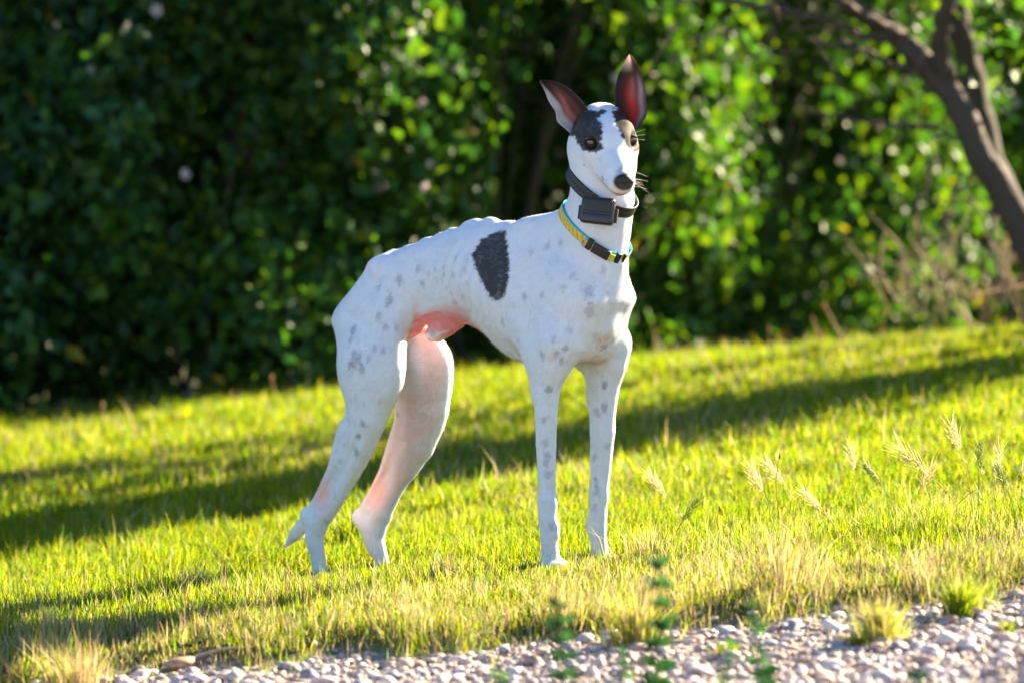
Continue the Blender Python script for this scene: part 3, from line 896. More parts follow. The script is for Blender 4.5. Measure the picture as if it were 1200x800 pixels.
for k in range(3):
    a = H(-.02, .046, -.008 + .006 * k); t = np.linspace(0, 1, 5)[:, None]
    mb = MB(); mb.tube(a + HB @ np.array([.1, 1, -.1 + .2 * k]) * .025 * t, np.linspace(.0003, .0001, 5), 4, (.85, .8, .72)); mb.build('whisker', M_whisk, dog)
# claws
M_claw = plain('claw', (.35, .28, .25), .35)
for c in (P(375, 690, -.060), P(450, 684, .059), P(643, 675, -.065), P(701, 671, .065)):
    for dx, dy in [(.036, -.015), (.045, -.0055), (.045, .0055), (.036, .015)]:
        mb = MB(); a = c + np.array([dx + .004, dy, .010])
        mb.tube([a, a + [.006, 0, -.002], a + [.010, 0, -.007]], [.0032, .0026, .0008], 7); mb.build('claw', M_claw, dog)

# ---------------------------------------------------------------- the two collars
set_grid((0.02, -.13, .42), (.36, .13, .86), .004)
chain([P(668, 335, 0), P(684, 300, 0), P(697, 262, 0), P(703, 230, 0), P(707, 197, 0), P(704, 176, 0)], [.060, .062, .0625, .0610, .0585, .048], .03, (0, 1, 0), .84)
from mathutils.bvhtree import BVHTree
_bvh = BVHTree.FromPolygons([tuple(v) for v in BV], [tuple(map(int, q)) for q in BQ])
def ring(front, back, n=180):
    """closed loop on the neck's surface in the plane through front and back (both on the mid plane)"""
    f, b = np.asarray(front), np.asarray(back)
    ctr = (f + b) / 2; e1 = (f - b); e1[1] = 0; e1 /= np.linalg.norm(e1); e2 = np.array([0, 1.0, 0]); nn = np.cross(e1, e2)
    if nn[2] < 0: nn = -nn
    pts = []
    for i in range(n):
        a = 2 * math.pi * i / n
        d = e1 * math.cos(a) + e2 * math.sin(a)
        hit = _bvh.ray_cast(Vector(ctr + d * .16), Vector(-d), .16)
        r = .16 - hit[3] if hit[0] is not None else .06
        pts.append(min(max(r, .035), .105))
    pts = np.array(pts)
    k = np.hanning(33); k /= k.sum()
    rs = np.convolve(np.r_[pts[-16:], pts, pts[:16]], k, 'valid')
    ov = np.maximum(pts - rs, 0); rs = rs + np.convolve(np.r_[ov[-16:], ov, ov[:16]], k, 'valid') * 1.6 + .0005
    A = 2 * math.pi * np.arange(n) / n
    D = e1[None] * np.cos(A)[:, None] + e2[None] * np.sin(A)[:, None]
    return ctr, D, rs, nn
def strap(name, parent, rg, width, thick, gap, colfn, mat, nw=9):
    ctr, D, rs, nn = rg; n = len(rs)
    V = []; C = []
    prof = [(-.5, 0), *[(w_, 1) for w_ in np.linspace(-.5, .5, nw)], (.5, 0), (0, 0)]
    for i in range(n):
        for w_, o_ in prof:
            off_ = nn * w_ * width + D[i] * (rs[i] + gap + thick * o_ * (1 - .15 * (abs(w_) > .49)))
            V.append(ctr + off_); C.append(colfn(i / n, w_, o_))
    m = len(prof); F = []
    for i in range(n):
        j = (i + 1) % n
        for a in range(m):
            b = (a + 1) % m
            F.append((i * m + a, i * m + b, j * m + b, j * m + a))
    # make the outside face outwards
    return mesh_obj(name, V, F, mat, parent, C)
def frame_at(rg, a_deg, gap):
    ctr, D, rs, nn = rg; n = len(rs); i = int(round(a_deg / 360 * n)) % n
    p = ctr + D[i] * (rs[i] + gap); q = ctr + D[(i + 1) % n] * (rs[(i + 1) % n] + gap); q0 = ctr + D[i - 1] * (rs[i - 1] + gap)
    t = q - q0; t /= np.linalg.norm(t); o = D[i] - t * (D[i] @ t); o /= np.linalg.norm(o)
    return p, np.stack([t, np.cross(o, t), o], 1)       # columns: along the strap, across it, outwards
def rounded_box(name, ctr, half, M, mat, parent, bev=.004, seg=3, taper=1.0, wc=None):
    bm = bmesh.new(); bmesh.ops.create_cube(bm, size=2)
    for v in bm.verts:
        v.co.x *= half[0] * (taper if v.co.z > 0 else 1); v.co.y *= half[1] * (taper if v.co.z > 0 else 1); v.co.z *= half[2]
    bmesh.ops.bevel(bm, geom=bm.edges[:], offset=bev, segments=seg, profile=.6, affect='EDGES')
    MM = Matrix([[*M[0], ctr[0]], [*M[1], ctr[1]], [*M[2], ctr[2]], [0, 0, 0, 1]])
    bm.transform(MM); bmesh.ops.recalc_face_normals(bm, faces=bm.faces[:])
    me = bpy.data.meshes.new(name); bm.to_mesh(me); bm.free()
    me.polygons.foreach_set('use_smooth', np.full(len(me.polygons), True))
    o = bpy.data.objects.new(name, me); COL.objects.link(o); me.materials.append(mat); o.parent = parent
    try:
        me.set_sharp_from_angle(angle=R(40))
    except Exception: pass
    return o
M_band = leafy('webbing', 0.0, .75, .2); M_rubber = plain('black_rubber', (.018, .019, .022), .45, .4, .25, 700)
M_case = plain('black_plastic_case', (.012, .011, .015), .28, .5, .12, 500); M_steel = plain('steel', (.55, .52, .48), .3, .5)
M_steel.node_tree.nodes['Principled BSDF'].inputs['Metallic'].default_value = 1
M_lime = plain('lime_webbing', (.45, .50, .04), .7)

# lower collar
c1 = thing('collar', 'thin yellow, orange and teal webbing collar with black clip low on the neck', 'collar', (0, 0, 0), -TH)
rg1 = ring(P(711, 284, 0), P(666, 240, 0))
def c1col(a, w_, o_):
    if not o_: return (.05, .35, .40)
    if w_ > .30: return (.03, .42, .55)
    if w_ < -.42: return (.10, .45, .30)
    t = (a * 34 + w_ * 1.1) % 1
    return (.80, .22, .03) if t < .40 else ((.75, .62, .05) if t < .62 else (.42, .58, .06))
strap('strap', c1, rg1, .0185, .0022, .0012, c1col, M_band)
aB = -24
for da, hx, hy, hz, nm, mt, g in [(-2, .0185, .0098, .0046, 'clip_socket', M_rubber, .0045), (-17, .0055, .0112, .0042, 'clip_end', M_rubber, .0042), (16, .0050, .0106, .0036, 'clip_end', M_rubber, .0042),
                                  (7.5, .0058, .0072, .0014, 'strap_keeper', M_lime, .0102), (24, .0032, .0104, .0028, 'slider', M_rubber, .004)]:
    p, Mx = frame_at(rg1, aB + da, g)
    rounded_box(nm, p, (hx, hy, hz), Mx, mt, c1, min(hx, hy, hz) * .45)
p, Mx = frame_at(rg1, aB - 22, .005)
mb = MB(); t = np.linspace(0, 2 * math.pi, 17)
mb.tube([p + Mx @ np.array([.006 * math.cos(a), -.004 + .0085 * math.sin(a), .001]) for a in t], .0013, 6); mb.build('ring', M_steel, c1)
# tracking collar
c2 = thing('tracking_collar', 'broad black strap with a boxy black tracker hanging under the chin', 'collar', (0, 0, 0), -TH)
rg2 = ring(P(712, 228, 0), P(680, 199, 0))
def c2col(a, w_, o_): return (.016, .017, .020)
strap('strap', c2, rg2, .0235, .0030, .0012, c2col, M_rubber)
for k in range(7):
    p, Mx = frame_at(rg2, -62 - k * 8.2, .0046)
    mb = MB(); mb.tube([p + Mx @ np.array([0, 0, -.0008]), p + Mx @ np.array([0, 0, .0002])], .0017, 10); mb.build('strap_hole', plain('hole', (.004, .004, .004), .9) if k == 0 else bpy.data.materials['hole'], c2)
ro = to_local(_C); rd = to_local(ray(702, 248)); rd = rd / np.linalg.norm(rd)
hit = _bvh.ray_cast(Vector(ro), Vector(rd))
outw = to_local(np.array([-.16, -1.0, .12])); outw /= np.linalg.norm(outw)
wid_ = to_local(np.array([1.0, -.12, -.11])); wid_ -= outw * (wid_ @ outw); wid_ /= np.linalg.norm(wid_)
Mb = np.stack([wid_, np.cross(outw, wid_), outw], 1)          # width, height, outwards
if Mb[2, 1] < 0: Mb[:, 1] *= -1; Mb[:, 0] *= -1
box_c = np.array(hit[0]) + outw * .0135
case = rounded_box('tracker_case', box_c, (.0325, .0260, .0145), Mb, M_case, c2, .0095, 5)
rounded_box('tracker_lid', box_c + Mb @ np.array([0, .0090, .0110]), (.0295, .0130, .0050), Mb, M_rubber, case, .003, 3, .94)
rounded_box('tracker_rib', box_c + Mb @ np.array([0, -.0140, .0120]), (.0285, .0085, .0035), Mb, M_case, case, .002, 2)
rounded_box('strap_lug', box_c + Mb @ np.array([-.032, -.006, -.006]), (.006, .0135, .006), Mb, M_rubber, c2, .002, 2)
rounded_box('strap_lug', box_c + Mb @ np.array([.032, -.006, -.006]), (.006, .0135, .006), Mb, M_rubber, c2, .002, 2)
p, Mx = frame_at(rg2, 62, .006)
mb = MB()
for a0, a1 in [((-.008, -.014), (.008, -.014)), ((.008, -.014), (.008, .014)), ((.008, .014), (-.008, .014)), ((-.008, .014), (-.008, -.014))]:
    mb.tube([p + Mx @ np.array([*a0, .002]), p + Mx @ np.array([*a1, .002])], .0016, 8)
mb.build('buckle', M_steel, c2)
mb = MB(); mb.box(p + Mx @ np.array([.012, -.004, .006]), (.016, .0105, .0013), Mx @ np.array(Matrix.Rotation(R(-28), 3, 'Y')), (.02, .02, .022)); mb.build('strap_end', M_rubber, c2, False)
# ================================================================ the setting
def rot_z(v, a):
    c, s = np.cos(a), np.sin(a)
    return np.stack([v[..., 0] * c - v[..., 1] * s, v[..., 0] * s + v[..., 1] * c, v[..., 2]], -1)

# ---- ground: one sheet to the horizon, finer where the camera looks
def axis_pts(lo, a, b, hi, fine):
    m = np.arange(a, b + fine / 2, fine)
    l_ = a - np.geomspace(fine, a - lo, 22)[::-1]; h_ = b + np.geomspace(fine, hi - b, 22)
    return np.r_[l_, m, h_]
gx = axis_pts(-120, -2.6, 2.6, 120, .03); gy = axis_pts(-60, -2.2, 5.0, 150, .03)
X, Y = np.meshgrid(gx, gy, indexing='ij')
V = np.stack([X, Y, ground_z(X, Y)], -1).reshape(-1, 3)
i_ = np.arange(V.shape[0]).reshape(X.shape)
F = np.stack([i_[:-1, :-1], i_[1:, :-1], i_[1:, 1:], i_[:-1, 1:]], -1).reshape(-1, 4)
turf = smooth01(V[:, 1] - edge_y(V[:, 0]), -.03, .05)[:, None]
nz = fbm(V, 9, 3)[:, None]
gc = turf * (np.array([.060, .062, .022]) * (.6 + .9 * nz)) + (1 - turf) * (np.array([.34, .29, .26]) * (.7 + .5 * nz))
M_soil, n_, l_, p_ = new_mat('soil')
at_ = n_.new('ShaderNodeAttribute'); at_.attribute_name = 'Col'; tx_ = n_.new('ShaderNodeTexNoise'); tx_.inputs['Scale'].default_value = 120
tc_ = n_.new('ShaderNodeTexCoord'); l_.new(tc_.outputs['Object'], tx_.inputs['Vector']); tx_.inputs['Detail'].default_value = 5
bp_ = n_.new('ShaderNodeBump'); bp_.inputs['Strength'].default_value = .7; bp_.inputs['Distance'].default_value = .01
l_.new(tx_.outputs['Fac'], bp_.inputs['Height']); l_.new(bp_.outputs[0], p_.inputs['Normal']); l_.new(at_.outputs['Color'], p_.inputs['Base Color'])
p_.inputs['Roughness'].default_value = .95; p_.inputs['Specular IOR Level'].default_value = .1
tag(mesh_obj('ground', V, F, M_soil, None, gc), kind='structure')

# ---- grass blades
M_grass = leafy('grass_blades', trans=.58, rough=.45, spec=.30, tcol=(1.25, 1.15, .30), gain=1.4)
def blades(name, base, h, wd, lean, col_, seed, curl=.5, mat=M_grass, parent=None, kind='stuff', az=None):
    """base (n,3) roots; every blade three faces: two quads' worth of strip and a tip"""
    r = np.random.default_rng(seed); n = len(base)
    if az is None: az = r.uniform(0, 2 * math.pi, n)
    dirn = np.stack([np.cos(az), np.sin(az), 0 * az], 1)
    fa = r.uniform(0, 2 * math.pi, n); side = np.stack([np.cos(fa), np.sin(fa), 0 * fa], 1)
    up = np.array([0, 0, 1.0])
    h = h[:, None]; wd = wd[:, None]; lean = lean[:, None]
    m = base + h * (.5 * up + .5 * lean * dirn * .7)
    t = base + h * (up * (1 - .35 * lean * curl) + dirn * lean * (1 + .3 * curl))
    Vv = np.stack([base - side * wd, base + side * wd, m - side * wd * .8, m + side * wd * .8, t], 1).reshape(-1, 3)
    k = (np.arange(n) * 5)[:, None]
    Ff = np.concatenate([k + [0, 1, 3], k + [0, 3, 2], k + [2, 3, 4]]).astype(np.int32)
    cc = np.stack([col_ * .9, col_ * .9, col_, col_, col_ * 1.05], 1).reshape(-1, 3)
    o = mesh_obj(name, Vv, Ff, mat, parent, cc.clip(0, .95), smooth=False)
    if kind: o['kind'] = kind
    return o
GREENS = np.array([[.120, .182, .006], [.170, .212, .006], [.080, .165, .008], [.205, .228, .008], [.085, .145, .008]])
STRAW = np.array([[.46, .38, .26], [.42, .31, .20], [.56, .49, .38], [.38, .31, .18]])
def sample_turf(n, seed, x0, x1, y0, y1, ydens=0):
    r = np.random.default_rng(seed)
    x = r.uniform(x0, x1, n); u = r.random(n)
    y = y0 + (y1 - y0) * (u ** (1 + ydens))
    lim = .58 + .118 * (y + 8.5) + .25                      # a margin beyond what the camera takes in
    k = (np.abs(x) < lim) & (y > edge_y(x) + r.normal(0.01, .035, n) - np.where(r.random(n) < .10, r.exponential(.07, n), 0))
    x, y = x[k], y[k]
    return np.stack([x, y, ground_z(x, y) - .003], 1)
def dog_feet_clear(p):
    return np.ones(len(p), bool)
def lawn(seed, n, y0, y1, hmu, wmu, ydens):
    r = np.random.default_rng(seed + 100)
    b = sample_turf(n, seed, -2.6, 2.6, y0, y1, ydens); m = len(b)
    cl = fbm(b * np.array([1, 1, 0]), 5.0, 3); cl2 = vnoise(b * np.array([1, 1, 0]) + 4, 2.2); cl3 = vnoise(b * np.array([1, .6, 0]) + 8, 16)
    frontb = 1 - smooth01(b[:, 1] - edge_y(b[:, 0]), .10, .55)
    dry = np.clip(.04 + .34 * np.exp(-((b[:, 1] + .50) / .28) ** 2) * smooth01(cl, .35, .6) + smooth01(cl2, .5, .85) * .12 + .32 * frontb, 0, 1)
    is_dry = r.random(m) < dry
    c = GREENS[r.integers(0, len(GREENS), m)] * (.75 + .5 * cl)[:, None] * r.uniform(.8, 1.25, (m, 1))
    s_ = STRAW[r.integers(0, len(STRAW), m)] * r.uniform(.7, 1.1, (m, 1))
    c = np.where(is_dry[:, None], s_, c)
    h = hmu * (.45 + .9 * cl + .55 * (cl3 - .4)) * r.lognormal(0, .33, m)
    h = np.where(is_dry, h * r.uniform(.9, 1.5, m), h).clip(.008, .15)
    # trodden down around the paws
    for q, am, ry in ((P(375, 690, -.060), .72, .26), (P(450, 684, .059), .66, .24), (P(643, 675, -.065), .50, .15), (P(701, 671, .065), .46, .15)):
        qw = to_world(q); dd = np.hypot((b[:, 0] - qw[0]) / .085, (b[:, 1] - qw[1] + ry * .6) / ry)
        h = h * (1 - am * np.exp(-dd ** 4) * (.6 + .4 * (r.random(m) > .15)))
    wd = wmu * r.uniform(.6, 1.3, m)
    ln_ = np.abs(r.normal(.22, .25, m)).clip(0, 1.0); g_ = ~is_dry
    blades('grass', b[g_], h[g_], wd[g_], ln_[g_], c[g_], seed)
    return blades('dry_grass', b[is_dry], h[is_dry], wd[is_dry] * .8, ln_[is_dry], c[is_dry], seed, .5, M_seed)
M_seed = leafy('straw', trans=.5, rough=.5, spec=.3, tcol=(1.1, 1.0, .62))
tag(lawn(21, 430000, -1.7, 1.6, .026, .0013, .35), kind='stuff')
tag(lawn(22, 210000, 1.3, 5.3, .029, .0023, .0), kind='stuff')

# ---- gravel: every stone real; the largest ones are things of their own
M_stone, n_, l_, p_ = new_mat('stone')
at_ = n_.new('ShaderNodeAttribute'); at_.attribute_name = 'Col'
tc_ = n_.new('ShaderNodeTexCoord'); t_ = n_.new('ShaderNodeTexNoise'); t_.inputs['Scale'].default_value = 90; t_.inputs['Detail'].default_value = 6
l_.new(tc_.outputs['Object'], t_.inputs['Vector'])
mx_ = n_.new('ShaderNodeMix'); mx_.data_type = 'RGBA'; mx_.blend_type = 'MULTIPLY'; mx_.inputs[0].default_value = .55
rp_ = n_.new('ShaderNodeValToRGB'); rp_.color_ramp.elements[0].position = .3; rp_.color_ramp.elements[0].color = (.55, .52, .50, 1); rp_.color_ramp.elements[1].position = .65; rp_.color_ramp.elements[1].color = (1.15, 1.12, 1.08, 1)
l_.new(t_.outputs['Fac'], rp_.inputs[0]); l_.new(at_.outputs['Color'], mx_.inputs[6]); l_.new(rp_.outputs[0], mx_.inputs[7]); l_.new(mx_.outputs[2], p_.inputs['Base Color'])
p_.inputs['Roughness'].default_value = .62
SCOL = np.array([[.54, .46, .47], [.48, .40, .42], [.60, .49, .45], [.52, .38, .32], [.42, .39, .42], [.64, .57, .54], [.46, .31, .25], [.30, .28, .31], [.56, .41, .33], [.62, .55, .56]])
def stone_geo(r, size, nn=8, mm=5):
    mb = MB(); a = r.uniform(.75, 1.25); b = r.uniform(.6, 1.0)
    M = np.array(Matrix.Rotation(r.uniform(0, 6.28), 3, 'Z') @ Matrix.Rotation(r.normal(0, .35), 3, 'X'))
    mb.ellipsoid((0, 0, 0), (size * a, size / a * .85, size * b * .62), M, nn, mm, (1, 1, 1), .38, r.uniform(0, 99))
    return np.concatenate(mb.v), mb.f
rs_ = np.random.default_rng(31)
n_try = 23000
sxx = rs_.uniform(-1.7, 1.7, n_try); syy = rs_.uniform(-2.2, -.6, n_try)
kk_ = syy < edge_y(sxx) + rs_.normal(-.02, .03, n_try)
sxx, syy = sxx[kk_], syy[kk_]
szz = rs_.lognormal(-5.10, .44, len(sxx)).clip(.003, .017)
protos = [stone_geo(np.random.default_rng(k), 1.0) for k in range(24)]
SV, SF, SCc = [], [], []; o_ = 0
for k in range(len(sxx)):
    v, f = protos[k % 24]
    v = rot_z(v * szz[k] * rs_.uniform(.85, 1.15, 3), rs_.uniform(0, 6.28)) + np.array([sxx[k], syy[k], 0])
    v[:, 2] += float(ground_z(sxx[k:k + 1], syy[k:k + 1])[0]) + szz[k] * rs_.uniform(.05, .50)
    SV.append(v); SCc.append(np.tile(SCOL[rs_.integers(0, 10)] * rs_.uniform(.66, 1.05), (len(v), 1)))
    for q in f: SF.append(tuple(i + o_ for i in q))
    o_ += len(v)
# triangles/quads mixed -> split quads
SF = np.array([t for q in SF for t in ((q,) if len(q) == 3 else ((q[0], q[1], q[2]), (q[0], q[2], q[3])))], np.int32)
tag(mesh_obj('gravel', np.concatenate(SV), SF, M_stone, None, np.concatenate(SCc)), kind='stuff')
# larger pebbles lying among the gravel
k = 0
for t in range(400):
    if k >= 44: break
    px, py = rs_.uniform(-30, 1230), rs_.uniform(690, 815)
    g = on_ground(px, py, -.03)
    if g[1] > float(edge_y(np.array([g[0]]))[0]) - .03: continue
    s_ = rs_.uniform(.013, .022)
    v, f = stone_geo(rs_, s_, 12, 8)
    c = SCOL[rs_.integers(0, 10)] * rs_.uniform(.75, 1.1)
    o = mesh_obj('pebble', v, f, M_stone, None, np.tile(c, (len(v), 1)))
    o.location = (g[0], g[1], float(ground_z(g[0:1], g[1:2])[0]) + s_ * .30)
    tag(o, 'one of the larger rounded pebbles lying in the gravel strip', 'pebble', 'larger pebbles in the gravel')
    k += 1

# ---- tufts, stalks and weeds that stand out one by one
def tuft(name, label, cat, px, py, hgt, nb, spread, greens, seed, group=None, straw_f=.25, wid=.0022, zoff=0.0):
    g = on_ground(px, py)
    if g[1] < float(edge_y(g[0:1])[0]) + .05: g = on_ground(px, py, -.034)
    g[2] = float(ground_z(g[0:1], g[1:2])[0]) + zoff
    hgt = hgt * 1.15
    root = thing(name, label, cat, tuple(g), 0, group)
    r = np.random.default_rng(seed)
    def grp(nm, n, cols, hmul, w_):
        if n < 1: return
        a = r.uniform(0, 6.28, n); rad = np.abs(r.normal(0, spread * .35, n))
        b = np.stack([rad * np.cos(a), rad * np.sin(a), 0 * a - .004], 1)
        h = hgt * hmul * r.uniform(.5, 1.05, n); c = cols[r.integers(0, len(cols), n)] * r.uniform(.8, 1.2, (n, 1))
        blades(nm, b, h, np.full(n, w_) * r.uniform(.6, 1.2, n), r.uniform(.1, .75, n) * (.5 + rad / spread), c, seed + 1, .6, M_seed if nm == 'dry_blades' else M_grass, root, 'stuff', az=a + r.normal(0, .5, n))
    grp('green_blades', int(nb * (1 - straw_f)), greens, .9, wid)
    grp('dry_blades', int(nb * straw_f), STRAW, 1.0, wid * .8)
    return root
G_br = np.array([[.14, .20, .012], [.11, .18, .012], [.18, .22, .02]])
G_yl = np.array([[.19, .23, .02], [.16, .21, .02], [.25, .26, .05]])
tuft('grass_tuft', 'bright green grass tuft on the gravel near the right edge', 'grass tuft', 1128, 722, .085, 300, .055, G_br, 41, None, .16, .0017)
tuft('grass_tuft', 'yellowish grass tuft on the gravel left of the bright green one', 'grass tuft', 1032, 752, .085, 300, .060, G_yl, 42, None, .34, .0016)
tuft('grass_tuft', 'small low green tuft beside the yellowish tuft on the gravel', 'grass tuft', 1003, 757, .030, 110, .035, G_br, 43, None, .05)
tuft('grass_tuft', 'yellow green grass tuft on the turf edge below the front paws', 'grass tuft', 745, 755, .105, 300, .065, G_yl, 44, None, .40, .0016)
tuft('grass_tuft', 'tiny green sprig in the gravel at the far right', 'grass tuft', 1182, 740, .030, 50, .030, G_br, 45, None, .2)
tuft('grass_tuft', 'green tuft of longer blades behind the far hind paw', 'grass tuft', 412, 640, .115, 110, .055, G_br, 46, None, .08)
tuft('grass_tuft', 'low leafy green sprig in the gravel under the dry clump', 'grass tuft', 850, 770, .034, 60, .035, G_br, 47, None, .1, .003)
tuft('dry_grass_clump', 'large clump of bleached straw stalks on the gravel edge right of centre', 'dry grass', 915, 712, .125, 190, .11, G_yl, 48, None, .80, .0011)
tuft('dry_grass_clump', 'bleached dry clump blurred in the bottom left corner', 'dry grass', 95, 806, .085, 170, .09, G_yl, 49, None, .9, .0014)
tuft('dry_grass_clump', 'dry straw clump on the turf left of the hind paws', 'dry grass', 225, 690, .060, 130, .09, G_yl, 50, None, .8, .0015)
tuft('dry_grass_clump', 'straw coloured clump between the hind and front paws', 'dry grass', 520, 680, .055, 130, .11, G_yl, 51, None, .7, .0015)
tuft('dry_grass_clump', 'dry straw clump just behind the right front paws', 'dry grass', 760, 655, .075, 110, .09, G_yl, 52, None, .7, .0015)
tuft('dry_grass_clump', 'thin dry clump at the gravel edge beside the bright green tuft', 'dry grass', 1085, 706, .085, 70, .07, G_yl, 53, None, .75, .0011)
tuft('dry_grass_clump', 'dry clump at the far left edge of the turf', 'dry grass', 60, 745, .075, 110, .10, G_yl, 54, None, .7, .0011)
tuft('dry_grass_clump', 'wispy dry clump on the turf edge below the far front paw', 'dry grass', 660, 722, .075, 110, .10, G_yl, 55, None, .7, .0011)
tuft('dry_grass_clump', 'wispy dry clump at the gravel edge under the belly', 'dry grass', 480, 755, .055, 80, .09, G_yl, 56, None, .75, .0016)

def barley(px, py, hpx, lean, seed, label, green=False, broad=1.0, yoff=0.0):
    broad = broad * (.75 + .5 * np.random.default_rng(seed + 5).random())
    """one grass stem with a bristly spike; hpx is its height in photograph pixels"""
    g = on_ground(px, py); g[2] = float(ground_z(g[0:1], g[1:2])[0])
    sc = (g[1] - CAM_Y) / FPX
    H_ = hpx * sc; r = np.random.default_rng(seed)
    root = thing('wild_barley', label, 'seed stalk', tuple(g), 0, 'bearded seed heads standing in the turf')
    t = np.linspace(0, 1, 8)[:, None]; az = r.uniform(-.4, .4)
    L = np.array([lean, az * .4, 0.0])
    stem = t * np.array([0, 0, H_]) + (t ** 2) * L * H_
    c = np.array([.16, .20, .03]) if green else np.array([.45, .38, .16])
    mb = MB(); mb.tube(stem, np.linspace(.0011, .0007, 8), 5, c); mb.build('stem', M_seed, root)
    d = stem[-1] - stem[-2]; d /= np.linalg.norm(d); a = stem[-1]; sl = .052 * broad
    e1 = np.cross(d, [0, 1, 0]); e1 /= np.linalg.norm(e1); e2 = np.cross(d, e1)
    cs = np.array([.34, .42, .12]) if green else np.array([.74, .68, .50])
    mb = MB(); aw = MB()
    for k in range(26):
        u = k / 25; ph = k * 2.4; w_ = .0048 * broad * math.sin(math.pi * (.15 + .8 * u)) + .001
        p = a + d * sl * u + (e1 * math.cos(ph) + e2 * math.sin(ph)) * w_ * .5
        q = d * .8 + (e1 * math.cos(ph) + e2 * math.sin(ph)) * .35; q /= np.linalg.norm(q)
        mb.tube([p, p + q * .004, p + q * .009], [.0008, .0019, .0004], 5, cs * r.uniform(.8, 1.2))
        La = .026 * broad * r.uniform(.7, 1.2); q2 = d * .9 + (e1 * math.cos(ph) + e2 * math.sin(ph)) * r.uniform(.25, .6) ; q2 /= np.linalg.norm(q2)
        aw.tube([p + q * .008, p + q * .008 + q2 * La], [.00065, .0002], 3, (cs * 1.15).clip(0, .9), cap=False)
    mb.build('seed_head', M_seed, root); aw.build('awn', M_seed, root)['kind'] = 'stuff'
    if r.random() < .8:
        lf = MB(); l0 = stem[3]; dl = np.array([r.choice([-1, 1]) * .8, r.uniform(-.4, .4), .7]) * .05
        side = np.cross(dl, [0, 0, 1]); side = side / np.linalg.norm(side) * .0022
        lf.add([l0 - side * .5, l0 + side * .5, l0 + dl * .6 - side, l0 + dl * .6 + side, l0 + dl * 1.3 - [0, 0, .01]], [(0, 1, 3, 2), (2, 3, 4)], (.13, .18, .02)); lf.build('leaf', M_grass, root)
    return root
for k, (px, py, hp, ln, gr, br, lb) in enumerate([
    (1006, 612, 62, -.10, False, 1.0, 'pale seed head upright, first of the tall ones from the left'),
    (1128, 622, 64, -.62, False, 1.15, 'large pale seed head leaning left, tallest group at right'),
    (1140, 618, 86, -.18, False, 1.0, 'pale seed head at the top of the right hand group'),
    (1146, 622, 70, .02, True, .9, 'greenish upright seed head in the right hand group'),
    (1162, 616, 52, .10, False, .9, 'short pale seed head on the right of the tall group'),
    (1190, 622, 50, -.25, True, .9, 'green seed head at the right edge of the frame'),
    (1050, 618, 46, -.45, True, .9, 'small green seed head leaning left between the tall ones'),
    (1068, 612, 38, .30, False, .8, 'short pale seed head leaning right between the tall ones'),
    (905, 626, 48, -.25, False, 1.0, 'pale seed head left of the lone brown stalk'),
    (938, 612, 46, -.45, False, .8, 'thin pale seed head right of the lone brown stalk'),
    (802, 634, 52, -.42, False, 1.1, 'bleached seed head in front of the dark shadow right of the paws'),
    (790, 640, 30, .35, True, .8, 'small green seed head low beside the bleached one'),
    (1172, 606, 50, .45, False, .9, 'pale seed head leaning right near the frame edge'),
    (985, 640, 40, -.55, False, .9, 'bleached seed head bent low over the turf')]):
    barley(px, py, hp, ln, 60 + k, lb, gr, br)
def stalk(px, py, hpx, lean, seed, label, colr=(.30, .20, .10), rad=.0012, head=True, parent_group=None, up=0.0):
    g = on_ground(px, py); g[2] = float(ground_z(g[0:1], g[1:2])[0])
    sc = (g[1] - CAM_Y) / FPX; H_ = hpx * sc; r = np.random.default_rng(seed)
    root = thing('dry_stalk', label, 'stalk', tuple(g), 0, parent_group)
    t = np.linspace(0, 1, 9)[:, None]
    p = t * np.array([0, 0, H_]) + t ** 1.6 * np.array([lean * H_, 0, 0]) + np.sin(t * 7) * np.array([.0035, 0, 0])
    mb = MB(); mb.tube(p, np.linspace(rad, rad * .6, 9), 5, colr); mb.build('stem', M_seed, root)
    if head:
        mb = MB(); mb.ellipsoid(p[-1], (rad * 2.0, rad * 2.0, rad * 4.5), None, 8, 6, np.array(colr) * 1.1, .3, seed); mb.build('seed_head', M_seed, root)
for k, (px, py, hp, ln, lb) in enumerate([
    (910, 628, 90, .02, 'lone tall brown stalk standing in the turf right of the dog'),
    (842, 640, 42, .0, 'short dark stalk in the turf right of the paws'),
    (1180, 606, 52, -.1, 'brown stalk at the right edge among the seed heads')]):
    stalk(px, py, hp, ln, 90 + k, lb)
for k, (px, py, hp, ln, lb) in enumerate([
    (868, 452, 34, -.3, 'short dry stalk behind the lawn, right one of the pair right of the forelegs'), (845, 450, 42, -.55, 'dry stalk leaning far left, left one of the pair right of the forelegs'),
    (990, 415, 55, -.45, 'tall pale stalk leaning left below the sunlit shrub'), (965, 412, 42, -.35, 'shorter pale stalk just left of the tall leaning one'),
    (1030, 408, 40, .2, 'dry stalk leaning right at the lawn edge below the hanging twigs'), (790, 452, 30, -.2, 'small dry stalk nearest the forelegs at the back of the lawn'),
    (905, 432, 45, -.1, 'nearly upright dry stalk between the leaning pair and the tall pale stalk'), (1108, 395, 60, -.15, 'dry stalk standing beside the pale stone'),
    (1160, 385, 100, -.1, 'long tan stalk rising in front of the leaning trunk'), (1135, 388, 70, .05, 'upright tan stalk between the pale stone and the leaning trunk'),
    (325, 478, 34, -.2, 'dry stalk against the dark shrub left of the rump'), (246, 492, 26, .15, 'short dry stalk in the middle of the left lawn edge'),
    (120, 502, 30, .0, 'upright dry stalk at the far left lawn edge'), (1180, 382, 120, -.2, 'longest tan stalk, under the trunk at the right edge')]):
    stalk(px, py, hp, ln, 120 + k, lb, (.52, .36, .20), .0022, k % 2 == 0, 'dry stalks at the back edge of the lawn')

